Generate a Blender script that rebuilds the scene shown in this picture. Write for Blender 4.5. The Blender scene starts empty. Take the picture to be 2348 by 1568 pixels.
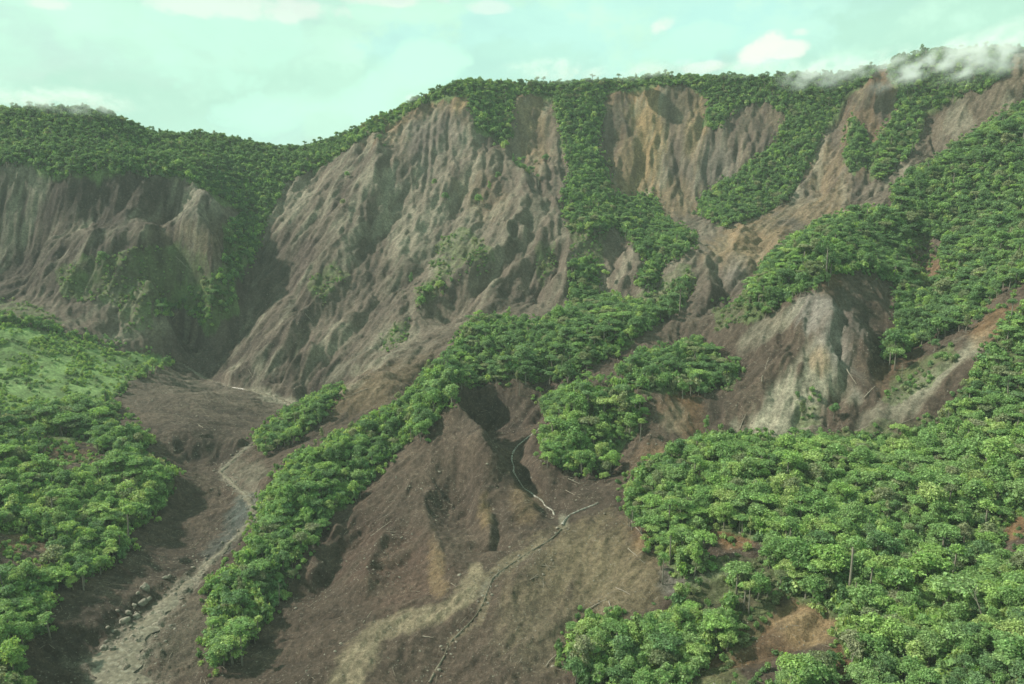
import bpy, bmesh, math, random
import numpy as np
from mathutils import Vector, Matrix, noise as mnoise

random.seed(7)
rng = np.random.default_rng(7)
SC = bpy.context.scene
COL = SC.collection

# ------------------------------------------------------------------ camera, world, sun, exposure
FW, FH, FPX, HOR = 2347.0, 1568.0, 1843.0, 435.0      # photo coordinates used for authoring; focal length and horizon row in them
CX, CY = FW / 2, FH / 2
PITCH = math.atan((CY - HOR) / FPX)
CP, SP = math.cos(PITCH), math.sin(PITCH)
cam = bpy.data.cameras.new('camera')
cam.lens = 36.0 * FPX / FW
cam.sensor_width = 36.0
cam.clip_start, cam.clip_end = 1.0, 40000.0
cam_o = bpy.data.objects.new('camera', cam)
COL.objects.link(cam_o)
cam_o.rotation_euler = (math.pi / 2 - PITCH, 0, 0)
SC.camera = cam_o

SUN_AZ = math.radians(280)          # compass bearing the sunlight comes from (view direction is bearing 0)
SUN_EL = math.radians(41)
SUN_STR = 5.0
SKY_STR = 0.08
sun = bpy.data.lights.new('sun', 'SUN')
sun.energy = SUN_STR
sun.angle = math.radians(1.2)
sun.color = (1.0, 0.95, 0.86)
sun_o = bpy.data.objects.new('sun', sun)
COL.objects.link(sun_o)
sdir = Vector((math.sin(SUN_AZ) * math.cos(SUN_EL), math.cos(SUN_AZ) * math.cos(SUN_EL), math.sin(SUN_EL)))
sun_o.rotation_euler = sdir.to_track_quat('Z', 'Y').to_euler()

SC.view_settings.view_transform = 'Standard'
SC.view_settings.look = 'None'
SC.view_settings.exposure = 0.46
SC.view_settings.gamma = 1.0
SC.render.engine = 'CYCLES'
SC.cycles.use_denoising = True
SC.cycles.max_bounces = 5
SC.cycles.diffuse_bounces = 2
SC.cycles.transmission_bounces = 2
SC.cycles.transparent_max_bounces = 6
SC.cycles.volume_bounces = 1
SC.cycles.volume_step_rate = 2.0
SC.cycles.volume_max_steps = 128


class NT:
    """small helper round a node tree"""
    def __init__(self, tree):
        self.t = tree

    def n(self, typ, **kw):
        nd = self.t.nodes.new(typ)
        for k, v in kw.items():
            if k.startswith('i_'):
                nd.inputs[k[2:].replace('_', ' ')].default_value = v
            else:
                setattr(nd, k, v)
        return nd

    def l(self, a, b):
        self.t.links.new(a, b)

    def math(self, op, a, b=None, clamp=False):
        nd = self.t.nodes.new('ShaderNodeMath')
        nd.operation = op
        nd.use_clamp = clamp
        for i, v in enumerate((a, b)):
            if v is None:
                continue
            if isinstance(v, (int, float)):
                nd.inputs[i].default_value = v
            else:
                self.l(v, nd.inputs[i])
        return nd.outputs[0]

    def mix(self, fac, a, b, mode='MIX'):
        nd = self.t.nodes.new('ShaderNodeMix')
        nd.data_type = 'RGBA'
        nd.blend_type = mode
        for s, v in ((nd.inputs[0], fac), (nd.inputs[6], a), (nd.inputs[7], b)):
            if isinstance(v, (int, float)):
                s.default_value = v
            elif isinstance(v, tuple):
                s.default_value = (*v[:3], 1)
            else:
                self.l(v, s)
        return nd.outputs[2]

    def ramp(self, x, lo, hi, a=0.0, b=1.0):
        nd = self.t.nodes.new('ShaderNodeMapRange')
        nd.interpolation_type = 'SMOOTHSTEP'
        self.l(x, nd.inputs[0])
        for i, v in enumerate((lo, hi, a, b)):
            nd.inputs[i + 1].default_value = v
        return nd.outputs[0]


def ray(U, V):
    a, b = (np.asarray(U, float) - CX) / FPX, (CY - np.asarray(V, float)) / FPX
    dy = CP + b * SP
    return a / dy, (b * CP - SP) / dy            # x/y and z/y of the sight line


def at(U, V, Y):
    s, t = ray(U, V)
    return np.array([s * Y, Y, t * Y])


def proj(x, y, z):
    d = np.maximum(y * CP - z * SP, 1e-3)
    return CX + FPX * x / d, CY - FPX * (y * SP + z * CP) / d


world = bpy.data.worlds.new('World')
SC.world = world
world.use_nodes = True
w = NT(world.node_tree)
world.node_tree.nodes.clear()
out = w.n('ShaderNodeOutputWorld')
bg = w.n('ShaderNodeBackground')
w.l(bg.outputs[0], out.inputs[0])
sky = w.n('ShaderNodeTexSky')
sky.sky_type = 'NISHITA'
sky.sun_disc = False
sky.sun_elevation = SUN_EL
sky.sun_rotation = SUN_AZ
sky.air_density, sky.dust_density, sky.ozone_density = 1.2, 2.0, 1.0
bg.inputs[1].default_value = SKY_STR
tc = w.n('ShaderNodeTexCoord')
D = tc.outputs['Generated']


def sky_noise(scale, detail, rough, stretch=(1, 1, 2.2), loc=(0, 0, 0), dist=0.0):
    mp = w.n('ShaderNodeMapping')
    mp.inputs['Scale'].default_value = stretch
    mp.inputs['Location'].default_value = loc
    w.l(D, mp.inputs[0])
    nz = w.n('ShaderNodeTexNoise')
    nz.inputs['Scale'].default_value = scale
    nz.inputs['Detail'].default_value = detail
    nz.inputs['Roughness'].default_value = rough
    nz.inputs['Distortion'].default_value = dist
    w.l(mp.outputs[0], nz.inputs['Vector'])
    return nz.outputs['Fac']


K = 0.765 / SKY_STR                                 # cloud radiance is written directly
nzA = sky_noise(5.0, 6, 0.55)
nzB = sky_noise(13.0, 8, 0.6, (1, 1, 1.4), (3, 1, 7))
cloud_a = w.mix(w.ramp(nzA, 0.36, 0.66), (0.57 * K, 0.91 * K, 0.725 * K), (0.64 * K, 1.0 * K, 0.80 * K))
cover = w.ramp(w.math('ADD', w.math('MULTIPLY', nzA, 0.6), w.math('MULTIPLY', nzB, 0.4)), 0.38, 0.52, 0.72, 1.0)
col = w.mix(cover, sky.outputs[0], cloud_a)


def sky_blob(U, V, ru, rv, ang=0.0):
    """soft patch of cloud lying in the direction of (U, V), ragged by noise"""
    s, t = ray(U, V)
    d = Vector((float(s), 1.0, float(t))).normalized()
    r = d.cross(Vector((0, 0, 1))).normalized()
    u = r.cross(d)
    a = math.radians(ang)
    r2, u2 = r * math.cos(a) + u * math.sin(a), u * math.cos(a) - r * math.sin(a)
    acc = None
    for ax, rad in ((r2, ru / FPX), (u2, rv / FPX)):
        dp = w.n('ShaderNodeVectorMath', operation='DOT_PRODUCT')
        w.l(D, dp.inputs[0])
        dp.inputs[1].default_value = ax
        q = w.math('MULTIPLY', dp.outputs['Value'], 1.0 / rad)
        q = w.math('MULTIPLY', q, q)
        acc = q if acc is None else w.math('ADD', acc, q)
    dpf = w.n('ShaderNodeVectorMath', operation='DOT_PRODUCT')
    w.l(D, dpf.inputs[0])
    dpf.inputs[1].default_value = d
    front = w.math('GREATER_THAN', dpf.outputs['Value'], 0.5)
    rag = w.math('MULTIPLY', w.math('SUBTRACT', nzB, 0.5), 6.5)
    v = w.math('SUBTRACT', w.math('SUBTRACT', 1.0, acc), rag)
    return w.math('MULTIPLY', w.ramp(v, -0.25, 0.85), front)


PINK, MINT, BLUE = (0.93 * K, 0.97 * K, 0.87 * K), (0.62 * K, 1.02 * K, 0.81 * K), (0.50 * K, 0.89 * K, 0.82 * K)
GREY = (0.50 * K, 0.83 * K, 0.66 * K)
for U, V, ru, rv, an, c, k in ((1330, 60, 420, 120, 5, BLUE, .55), (1800, 60, 300, 80, 5, BLUE, .35),
                               (200, 270, 330, 70, 0, GREY, .75), (640, 300, 120, 70, 0, (0.52 * K, .86 * K, .75 * K), .5),
                               (2200, 90, 260, 110, 0, GREY, .75), (700, 190, 200, 60, 0, GREY, .6), (1200, 150, 200, 50, 0, GREY, .4), (420, 190, 260, 40, 5, GREY, .4),
                               (990, 140, 75, 45, 20, MINT, .9), (910, 195, 100, 45, 30, MINT, .8), (830, 240, 120, 45, 15, MINT, .8),
                               (650, 255, 120, 40, 10, MINT, .7), (480, 80, 200, 90, 0, MINT, .6), (1560, 110, 110, 40, 10, MINT, .6),
                               (560, 15, 220, 24, 0, PINK, .55), (900, 0, 130, 16, 0, PINK, .55), (110, 5, 40, 14, 0, PINK, .55),
                               (1755, 100, 48, 20, 25, PINK, .95), (1795, 112, 48, 18, 5, PINK, .9), (1730, 122, 40, 22, 20, PINK, .95),
                               (1512, 60, 36, 17, 25, PINK, .8), (1835, 73, 22, 9, 0, PINK, .55), (1610, 155, 60, 12, 5, PINK, .5),
                               (1120, 15, 60, 14, 0, PINK, .45)):
    col = w.mix(w.math('MULTIPLY', sky_blob(U, V, ru, rv, an), k), col, c)
w.l(col, bg.inputs[0])


# ------------------------------------------------------------------ numeric noise
def _hash(ix, iy, seed):
    h = (ix.astype(np.int64) * 374761393 + iy.astype(np.int64) * 668265263 + seed * 974634777) & 0xFFFFFFFF
    h = ((h ^ (h >> 13)) * 1274126177) & 0xFFFFFFFF
    h = (h ^ (h >> 16)) & 0xFFFF
    return h.astype(np.float32) / 32767.5 - 1.0


def vnoise(x, y, seed=0):
    x0, y0 = np.floor(x), np.floor(y)
    fx, fy = (x - x0).astype(np.float32), (y - y0).astype(np.float32)
    u, v = fx * fx * (3 - 2 * fx), fy * fy * (3 - 2 * fy)
    a, b = _hash(x0, y0, seed), _hash(x0 + 1, y0, seed)
    c, d = _hash(x0, y0 + 1, seed), _hash(x0 + 1, y0 + 1, seed)
    return (a + (b - a) * u) * (1 - v) + (c + (d - c) * u) * v


def fbm(x, y, octv=4, seed=0, gain=0.5):
    tot, amp, nrm = 0, 1.0, 0.0
    for k in range(octv):
        tot = tot + amp * vnoise(x * 2 ** k + 17.3 * k, y * 2 ** k - 9.1 * k, seed + k)
        nrm += amp
        amp *= gain
    return tot / nrm


# ------------------------------------------------------------------ terrain: control lines (U, V, distance)
LINES = [
    # skyline of the main ridge
    [(690, 372, 1150), (800, 325, 1135), (870, 285, 1125), (930, 250, 1115), (1000, 218, 1105), (1060, 202, 1100), (1170, 205, 1120),
     (1290, 205, 1130), (1400, 195, 1130), (1500, 188, 1120), (1600, 186, 1105), (1750, 186, 1085), (1880, 182, 1055), (1960, 175, 1025),
     (2040, 155, 1000), (2110, 140, 980), (2200, 138, 955), (2280, 145, 930), (2347, 150, 905), (2500, 110, 850)],
    # skyline of the left mountain
    [(-250, 245, 1000), (0, 264, 1000), (80, 258, 1003), (160, 257, 1008), (240, 270, 1018), (330, 308, 1040), (400, 326, 1080), (480, 318, 1090), (560, 338, 1110),
     (640, 360, 1130), (690, 372, 1150)],
    [(-250, 310, 1070), (0, 330, 1070), (160, 330, 1080), (240, 345, 1090), (330, 385, 1110), (400, 400, 1150), (520, 400, 1180)],
    [(-100, 330, 950), (60, 335, 950), (160, 330, 955), (260, 340, 965), (350, 365, 985)],
    # scarp and bench of the left mountain
    [(-100, 395, 905), (100, 402, 905), (250, 395, 905), (360, 402, 915), (440, 412, 915), (500, 455, 895), (520, 500, 885)],
    [(-100, 590, 868), (60, 575, 872), (110, 545, 875), (230, 512, 885), (350, 500, 890), (400, 505, 890)],
    [(110, 560, 850), (230, 535, 845), (340, 530, 850), (440, 508, 850), (495, 530, 850)],
    [(60, 640, 815), (200, 640, 810), (350, 640, 812), (480, 640, 825)],
    [(-100, 700, 775), (200, 700, 785), (350, 690, 795)],
    [(0, 718, 735), (150, 742, 745), (300, 765, 770), (400, 775, 790)],
    [(620, 440, 1000), (585, 520, 955), (550, 600, 915), (525, 670, 872), (470, 730, 828), (380, 715, 805)],
    # left terrace and its bare flank
    [(-200, 760, 690), (0, 760, 700), (150, 790, 710), (300, 815, 735), (400, 830, 790)],
    [(-150, 900, 600), (0, 900, 605), (200, 900, 640), (330, 880, 680), (420, 850, 760)],
    [(-100, 960, 545), (0, 965, 550), (150, 960, 570), (280, 950, 600)],
    [(320, 905, 652), (450, 903, 655), (560, 922, 655), (640, 950, 645)],
    [(330, 985, 558), (450, 995, 549), (560, 995, 558), (610, 972, 583)],
    [(360, 1080, 492), (450, 1058, 539), (510, 1052, 542)],
    [(-100, 1090, 430), (0, 1110, 440), (200, 1085, 468), (380, 1095, 482)],
    [(430, 1150, 476), (410, 1200, 452), (330, 1250, 418)],
    [(0, 1290, 355), (150, 1260, 385), (300, 1230, 415), (420, 1190, 450)],
    [(-50, 1450, 300), (40, 1470, 305), (90, 1568, 290)],
    # the stream in the left valley
    [(410, 828, 828), (460, 860, 780), (560, 888, 730), (640, 912, 700), (680, 932, 682)],
    [(610, 985, 600), (570, 1020, 570), (520, 1075, 525), (560, 1130, 486), (575, 1180, 455), (540, 1240, 420), (450, 1315, 384), (350, 1405, 345),
     (260, 1500, 315), (215, 1568, 298)],
    [(430, 1440, 332), (420, 1568, 298)],
    # main slide face
    [(1060, 218, 1088), (980, 290, 1060), (870, 400, 985), (800, 520, 900), (720, 640, 820), (640, 760, 765), (560, 850, 745)],
    [(1000, 400, 990), (900, 520, 915), (800, 640, 835), (720, 760, 765), (650, 870, 720)],
    [(650, 430, 1010), (600, 560, 920), (540, 700, 840), (470, 800, 800)],
    [(1150, 330, 1050), (1160, 450, 935), (1090, 580, 850), (990, 680, 785), (890, 790, 725), (795, 850, 695)],
    [(1230, 230, 1115), (1235, 330, 1055), (1245, 430, 960), (1235, 520, 875)],
    [(1330, 220, 1110), (1340, 330, 1045), (1340, 430, 970), (1345, 500, 895), (1335, 600, 805), (1310, 700, 740)],
    [(1450, 205, 1118), (1460, 310, 1060), (1470, 400, 1015), (1490, 470, 985), (1500, 520, 900), (1480, 600, 800), (1450, 690, 735)],
    [(1600, 205, 1095), (1600, 310, 1040), (1590, 400, 1000), (1600, 480, 965)],
    [(1750, 230, 1060), (1750, 330, 1000), (1750, 420, 945), (1750, 490, 905)],
    [(1900, 250, 1005), (1860, 360, 955), (1850, 460, 900)],
    [(2030, 170, 1000), (1980, 260, 960), (1940, 360, 915), (1950, 450, 865)],
    [(2130, 220, 950), (2090, 330, 905), (2050, 430, 850)],
    [(2347, 230, 865), (2200, 330, 860), (2120, 400, 830)],
    # bench below the cliff, tan bowl and its gully
    [(1640, 500, 905), (1750, 505, 885), (1850, 475, 880), (1950, 465, 860), (2030, 455, 840)],
    [(1650, 540, 860), (1720, 600, 760), (1770, 560, 800), (1690, 680, 690), (1650, 740, 650)],
    [(1575, 560, 820), (1600, 610, 770), (1650, 660, 720), (1670, 700, 690)],
    [(1540, 640, 760), (1570, 720, 690), (1600, 760, 650)],
    # spurs falling to the hidden gully behind the wooded middle ridge
    [(1020, 745, 770), (1150, 720, 740), (1250, 715, 735), (1400, 690, 740)],
    [(1060, 790, 640), (1200, 775, 630), (1350, 745, 640), (1480, 725, 650)],
    # wooded middle ridge
    [(1050, 850, 565), (1150, 840, 570), (1250, 825, 575), (1350, 790, 590), (1450, 765, 600), (1560, 720, 640)],
    [(1060, 870, 552), (1200, 865, 560), (1300, 855, 560), (1400, 840, 565)],
    # brown tongue of debris left of it
    [(1010, 765, 690), (950, 812, 665), (850, 878, 640), (760, 925, 620), (700, 960, 610)],
    [(900, 900, 585), (850, 950, 570), (790, 985, 550)],
    [(770, 895, 615), (690, 945, 595), (600, 1020, 560)],
    # long wooded spur between the two valleys
    [(1050, 850, 565), (980, 905, 540), (900, 970, 508), (800, 1040, 474), (700, 1110, 442), (640, 1180, 415), (590, 1260, 385), (550, 1350, 356),
     (510, 1450, 326), (480, 1500, 315)],
    [(1000, 960, 530), (900, 1040, 492), (800, 1130, 455), (690, 1260, 405), (620, 1380, 365), (560, 1480, 332), (500, 1540, 308)],
    [(600, 1100, 470), (590, 1180, 440), (540, 1290, 397), (480, 1400, 352), (450, 1500, 320)],
    # dark bowl and centre stream
    [(1090, 915, 578), (1160, 905, 582), (1250, 900, 568), (1330, 890, 540)],
    [(1085, 985, 550), (1130, 980, 548), (1190, 980, 528)],
    [(1120, 1040, 505), (1150, 1090, 466)],
    [(1260, 960, 518), (1210, 1000, 500), (1175, 1035, 486), (1185, 1090, 454), (1240, 1140, 420), (1285, 1185, 392)],
    [(1290, 1205, 380), (1220, 1260, 360), (1150, 1310, 345), (1090, 1390, 325), (1020, 1480, 307), (970, 1568, 290)],
    [(1290, 1190, 386), (1340, 1165, 396), (1400, 1140, 405)],
    # brown mound, its two spurs
    [(1010, 958, 506), (985, 1020, 474), (955, 1085, 447), (890, 1180, 420), (820, 1270, 393), (740, 1380, 360)],
    [(1010, 960, 505), (1040, 1015, 481), (1085, 1060, 452), (1110, 1110, 428), (1110, 1180, 404), (1115, 1245, 378), (1090, 1292, 362)],
    [(1000, 1150, 428), (988, 1220, 402), (1000, 1300, 369), (1012, 1350, 348)],
    [(1060, 1150, 440), (1068, 1220, 408), (1085, 1290, 363)],
    [(700, 1420, 348), (850, 1400, 335), (960, 1370, 340), (1050, 1320, 350)],
    [(600, 1568, 295), (750, 1540, 293), (900, 1450, 316)],
    # right hand slope
    [(1450, 1150, 398), (1440, 1250, 358), (1400, 1350, 330), (1350, 1450, 303), (1300, 1568, 276)],
    [(1250, 1290, 352), (1180, 1400, 322), (1120, 1568, 283)],
    [(1500, 1290, 342), (1520, 1350, 322), (1480, 1450, 296), (1450, 1568, 270)],
    # cliffed plateau and wooded knob
    [(1480, 890, 492), (1560, 890, 500), (1650, 880, 515), (1690, 850, 540)],
    [(1450, 840, 540), (1550, 820, 555), (1620, 800, 580)],
    [(1480, 985, 462), (1600, 1000, 458), (1690, 1000, 462)],
    [(1330, 880, 505), (1440, 895, 498), (1400, 960, 478), (1310, 950, 485)],
    [(1250, 1060, 448), (1330, 1085, 440), (1400, 1075, 446), (1450, 1050, 452)],
    # grey scar right of centre
    [(1890, 640, 565), (1900, 720, 530), (1900, 800, 500), (1890, 880, 472), (1880, 950, 452)],
    [(1890, 640, 565), (1800, 750, 528), (1740, 850, 500), (1690, 960, 470)],
    [(1700, 1005, 450), (1800, 1005, 446), (1900, 985, 444), (2000, 960, 446)],
    [(1960, 680, 560), (2000, 760, 530), (1990, 850, 490)],
    [(2060, 720, 565), (2040, 800, 530), (2020, 880, 485)],
    # right ridge wood
    [(2500, 200, 770), (2347, 285, 765), (2200, 355, 745), (2060, 455, 722), (2000, 505, 695), (1860, 555, 650), (1780, 620, 610), (1720, 700, 575)],
    [(1800, 700, 560), (1880, 650, 566), (1960, 620, 590), (2080, 650, 600)],
    [(2120, 560, 680), (2130, 620, 640), (2100, 690, 590)],
    [(2347, 480, 640), (2240, 540, 640), (2180, 600, 615)],
    [(2347, 620, 520), (2280, 660, 525), (2180, 740, 520), (2080, 810, 508)],
    # pale streak and foot of the scar
    [(2320, 710, 485), (2230, 780, 475), (2150, 845, 462), (2060, 920, 450), (1970, 985, 443)],
    [(2347, 780, 455), (2260, 850, 445), (2180, 920, 435), (2150, 990, 425)],
    # foreground wood
    [(1500, 1085, 410), (1650, 1030, 428), (1800, 1020, 432), (2000, 1020, 428), (2150, 1000, 422), (2347, 930, 415)],
    [(1500, 1190, 375), (1700, 1150, 372), (1900, 1150, 365), (2100, 1150, 355), (2347, 1120, 345)],
    [(1560, 1320, 325), (1700, 1290, 325), (1900, 1290, 312), (2100, 1300, 300), (2347, 1290, 285)],
    [(1620, 1470, 285), (1800, 1450, 278), (2000, 1450, 262), (2200, 1450, 248), (2347, 1450, 238)],
    [(1550, 1600, 255), (1800, 1600, 245), (2000, 1600, 232), (2347, 1600, 210)],
]
WORLD_PTS = [
    (-150, 160, -207), (0, 160, -205), (120, 140, -185), (220, 120, -150), (-260, 190, -190), (-330, 300, -150), (-420, 400, -130), (-500, 560, -90), (-700, 650, -60),
    (-800, 850, 20), (-900, 1000, 60), (330, 250, -95), (420, 350, -60), (520, 450, -30), (600, 560, 20), (700, 700, 90), (760, 800, 130),
    (-20, 30, -215), (-500, 100, -160), (450, 60, -90), (-150, 60, -210),
    (900, 1500, 60), (500, 1500, -60), (100, 1500, -140), (-300, 1500, -150), (-700, 1400, -120), (-1200, 1500, -150), (1300, 1300, 80), (1200, 700, 140),
    (-1300, 700, -50), (0, 1900, -230), (-900, 1900, -230), (900, 1900, -150), (1500, 2200, -150), (-1600, 2200, -230),
    (120, 1230, 70), (0, 1240, 60), (300, 1180, 60), (480, 1120, 60), (-150, 1230, 30), (-280, 1260, -30), (-420, 1240, -60), (-520, 1160, 10),
]
ctl = []
for ln in LINES:
    p = [at(*q) for q in ln]
    for a, b in zip(p[:-1], p[1:]):
        k = max(1, int(np.linalg.norm(b - a) / 28))
        for i in range(k):
            ctl.append(a + (b - a) * i / k)
    ctl.append(p[-1])
ctl = np.array(ctl + [np.array(q, float) for q in WORLD_PTS])
key = np.unique(np.round(ctl[:, :2] / 7).astype(int), axis=0, return_index=True)[1]
ctl = ctl[np.sort(key)]
P2, PZ = ctl[:, :2] / 100.0, ctl[:, 2]
n = len(ctl)
A = np.zeros((n + 3, n + 3))
A[:n, :n] = -np.sqrt(((P2[:, None] - P2[None]) ** 2).sum(-1) + 0.01)
A[:n, :n] += np.eye(n) * 0.02
A[:n, n:] = np.c_[np.ones(n), P2]
A[n:, :n] = A[:n, n:].T
WT = np.linalg.solve(A, np.r_[PZ, 0, 0, 0])


def base_height(x, y):
    sh = x.shape
    x, y = x.ravel() / 100.0, y.ravel() / 100.0
    z = np.empty(len(x))
    for i in range(0, len(x), 40000):
        xs, ys = x[i:i + 40000].astype(np.float32), y[i:i + 40000].astype(np.float32)
        r = np.sqrt((xs[:, None] - P2[None, :, 0].astype(np.float32)) ** 2 + (ys[:, None] - P2[None, :, 1].astype(np.float32)) ** 2 + 0.01)
        z[i:i + 40000] = -(r @ WT[:n].astype(np.float32)).astype(float) + WT[n] + WT[n + 1] * xs + WT[n + 2] * ys
    return z.reshape(sh)


# grid: columns fan out from under the viewpoint so that near ground is finer than far ground
s_in = np.linspace(-0.76, 0.76, 1010)
s_out = 0.76 + np.cumsum(np.geomspace(0.003, 0.2, 32))
S = np.r_[-s_out[::-1], s_in, s_out]
y_rows = [30.0]
while y_rows[-1] < 9000:
    y = y_rows[-1]
    y_rows.append(y + (2.5 if y < 170 else 0.75 + 0.00065 * (y - 170) if y < 1180 else 2 + (y - 1180) * 0.06))
YR = np.array(y_rows)
NY, NS = len(YR), len(S)
X = S[None, :] * YR[:, None]
Yg = np.repeat(YR[:, None], NS, 1)
# base surface evaluated on a regular 4 m lattice and read back smoothly
gx, gy = np.arange(-1300, 1301, 4.0), np.arange(20, 2001, 4.0)
GX, GY = np.meshgrid(gx, gy)
GZ = base_height(GX, GY)


def bil(G, x, y):
    fx = np.clip((x - gx[0]) / 4.0, 0, len(gx) - 1.001)
    fy = np.clip((y - gy[0]) / 4.0, 0, len(gy) - 1.001)
    i, j = fx.astype(int), fy.astype(int)
    fx, fy = fx - i, fy - j
    return (G[j, i] * (1 - fx) + G[j, i + 1] * fx) * (1 - fy) + (G[j + 1, i] * (1 - fx) + G[j + 1, i + 1] * fx) * fy


Z = bil(GZ, X, Yg)
far = np.clip((np.hypot(X, Yg) - 1500) / 700, 0, 1)
Z = Z * (1 - far) + far * (-235 + 40 * fbm(X / 900, Yg / 900, 3, 91))


def hit(U, V):
    """first ground point on the sight line through (U, V)"""
    s, t = ray(U, V)
    f = np.interp(s, S, np.arange(NS))
    i = min(int(f), NS - 2)
    f -= i
    zc = Z[:, i] * (1 - f) + Z[:, i + 1] * f
    T = zc / YR
    ok = np.nonzero((T >= t) & (YR > 100))[0]
    if len(ok) == 0:
        j = int(np.argmax(np.where(YR > 100, T, -9)))
        return np.array([s * YR[j], YR[j], zc[j]])
    j = ok[0]
    if j == 0:
        return np.array([s * YR[0], YR[0], zc[0]])
    k = (t - T[j - 1]) / max(T[j] - T[j - 1], 1e-9)
    y = YR[j - 1] + k * (YR[j] - YR[j - 1])
    return np.array([s * y, y, t * y])


def poly_dist(x, y, pts):
    """distance to a polyline and the fraction of its length at the nearest point"""
    best, frac = np.full(x.shape, 1e9), np.zeros(x.shape)
    L = np.linalg.norm(np.diff(pts[:, :2], axis=0), axis=1)
    tot, acc = L.sum(), 0
    for a, b, l in zip(pts[:-1], pts[1:], L):
        d = (b - a)[:2]
        t = np.clip(((x - a[0]) * d[0] + (y - a[1]) * d[1]) / max(d @ d, 1e-9), 0, 1)
        q = np.hypot(x - a[0] - t * d[0], y - a[1] - t * d[1])
        m = q < best
        best[m], frac[m] = q[m], ((acc + t * l) / tot)[m]
        acc += l
    return best, frac


def near_box(pts, m):
    r0, r1 = np.searchsorted(YR, [pts[:, 1].min() - m, pts[:, 1].max() + m])
    s_all = np.r_[(pts[:, 0] - m) / np.maximum(pts[:, 1], 60), (pts[:, 0] + m) / np.maximum(pts[:, 1], 60)]
    c0, c1 = np.searchsorted(S, [s_all.min() - 0.02, s_all.max() + 0.02])
    return slice(r0, r1), slice(c0, c1)


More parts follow.
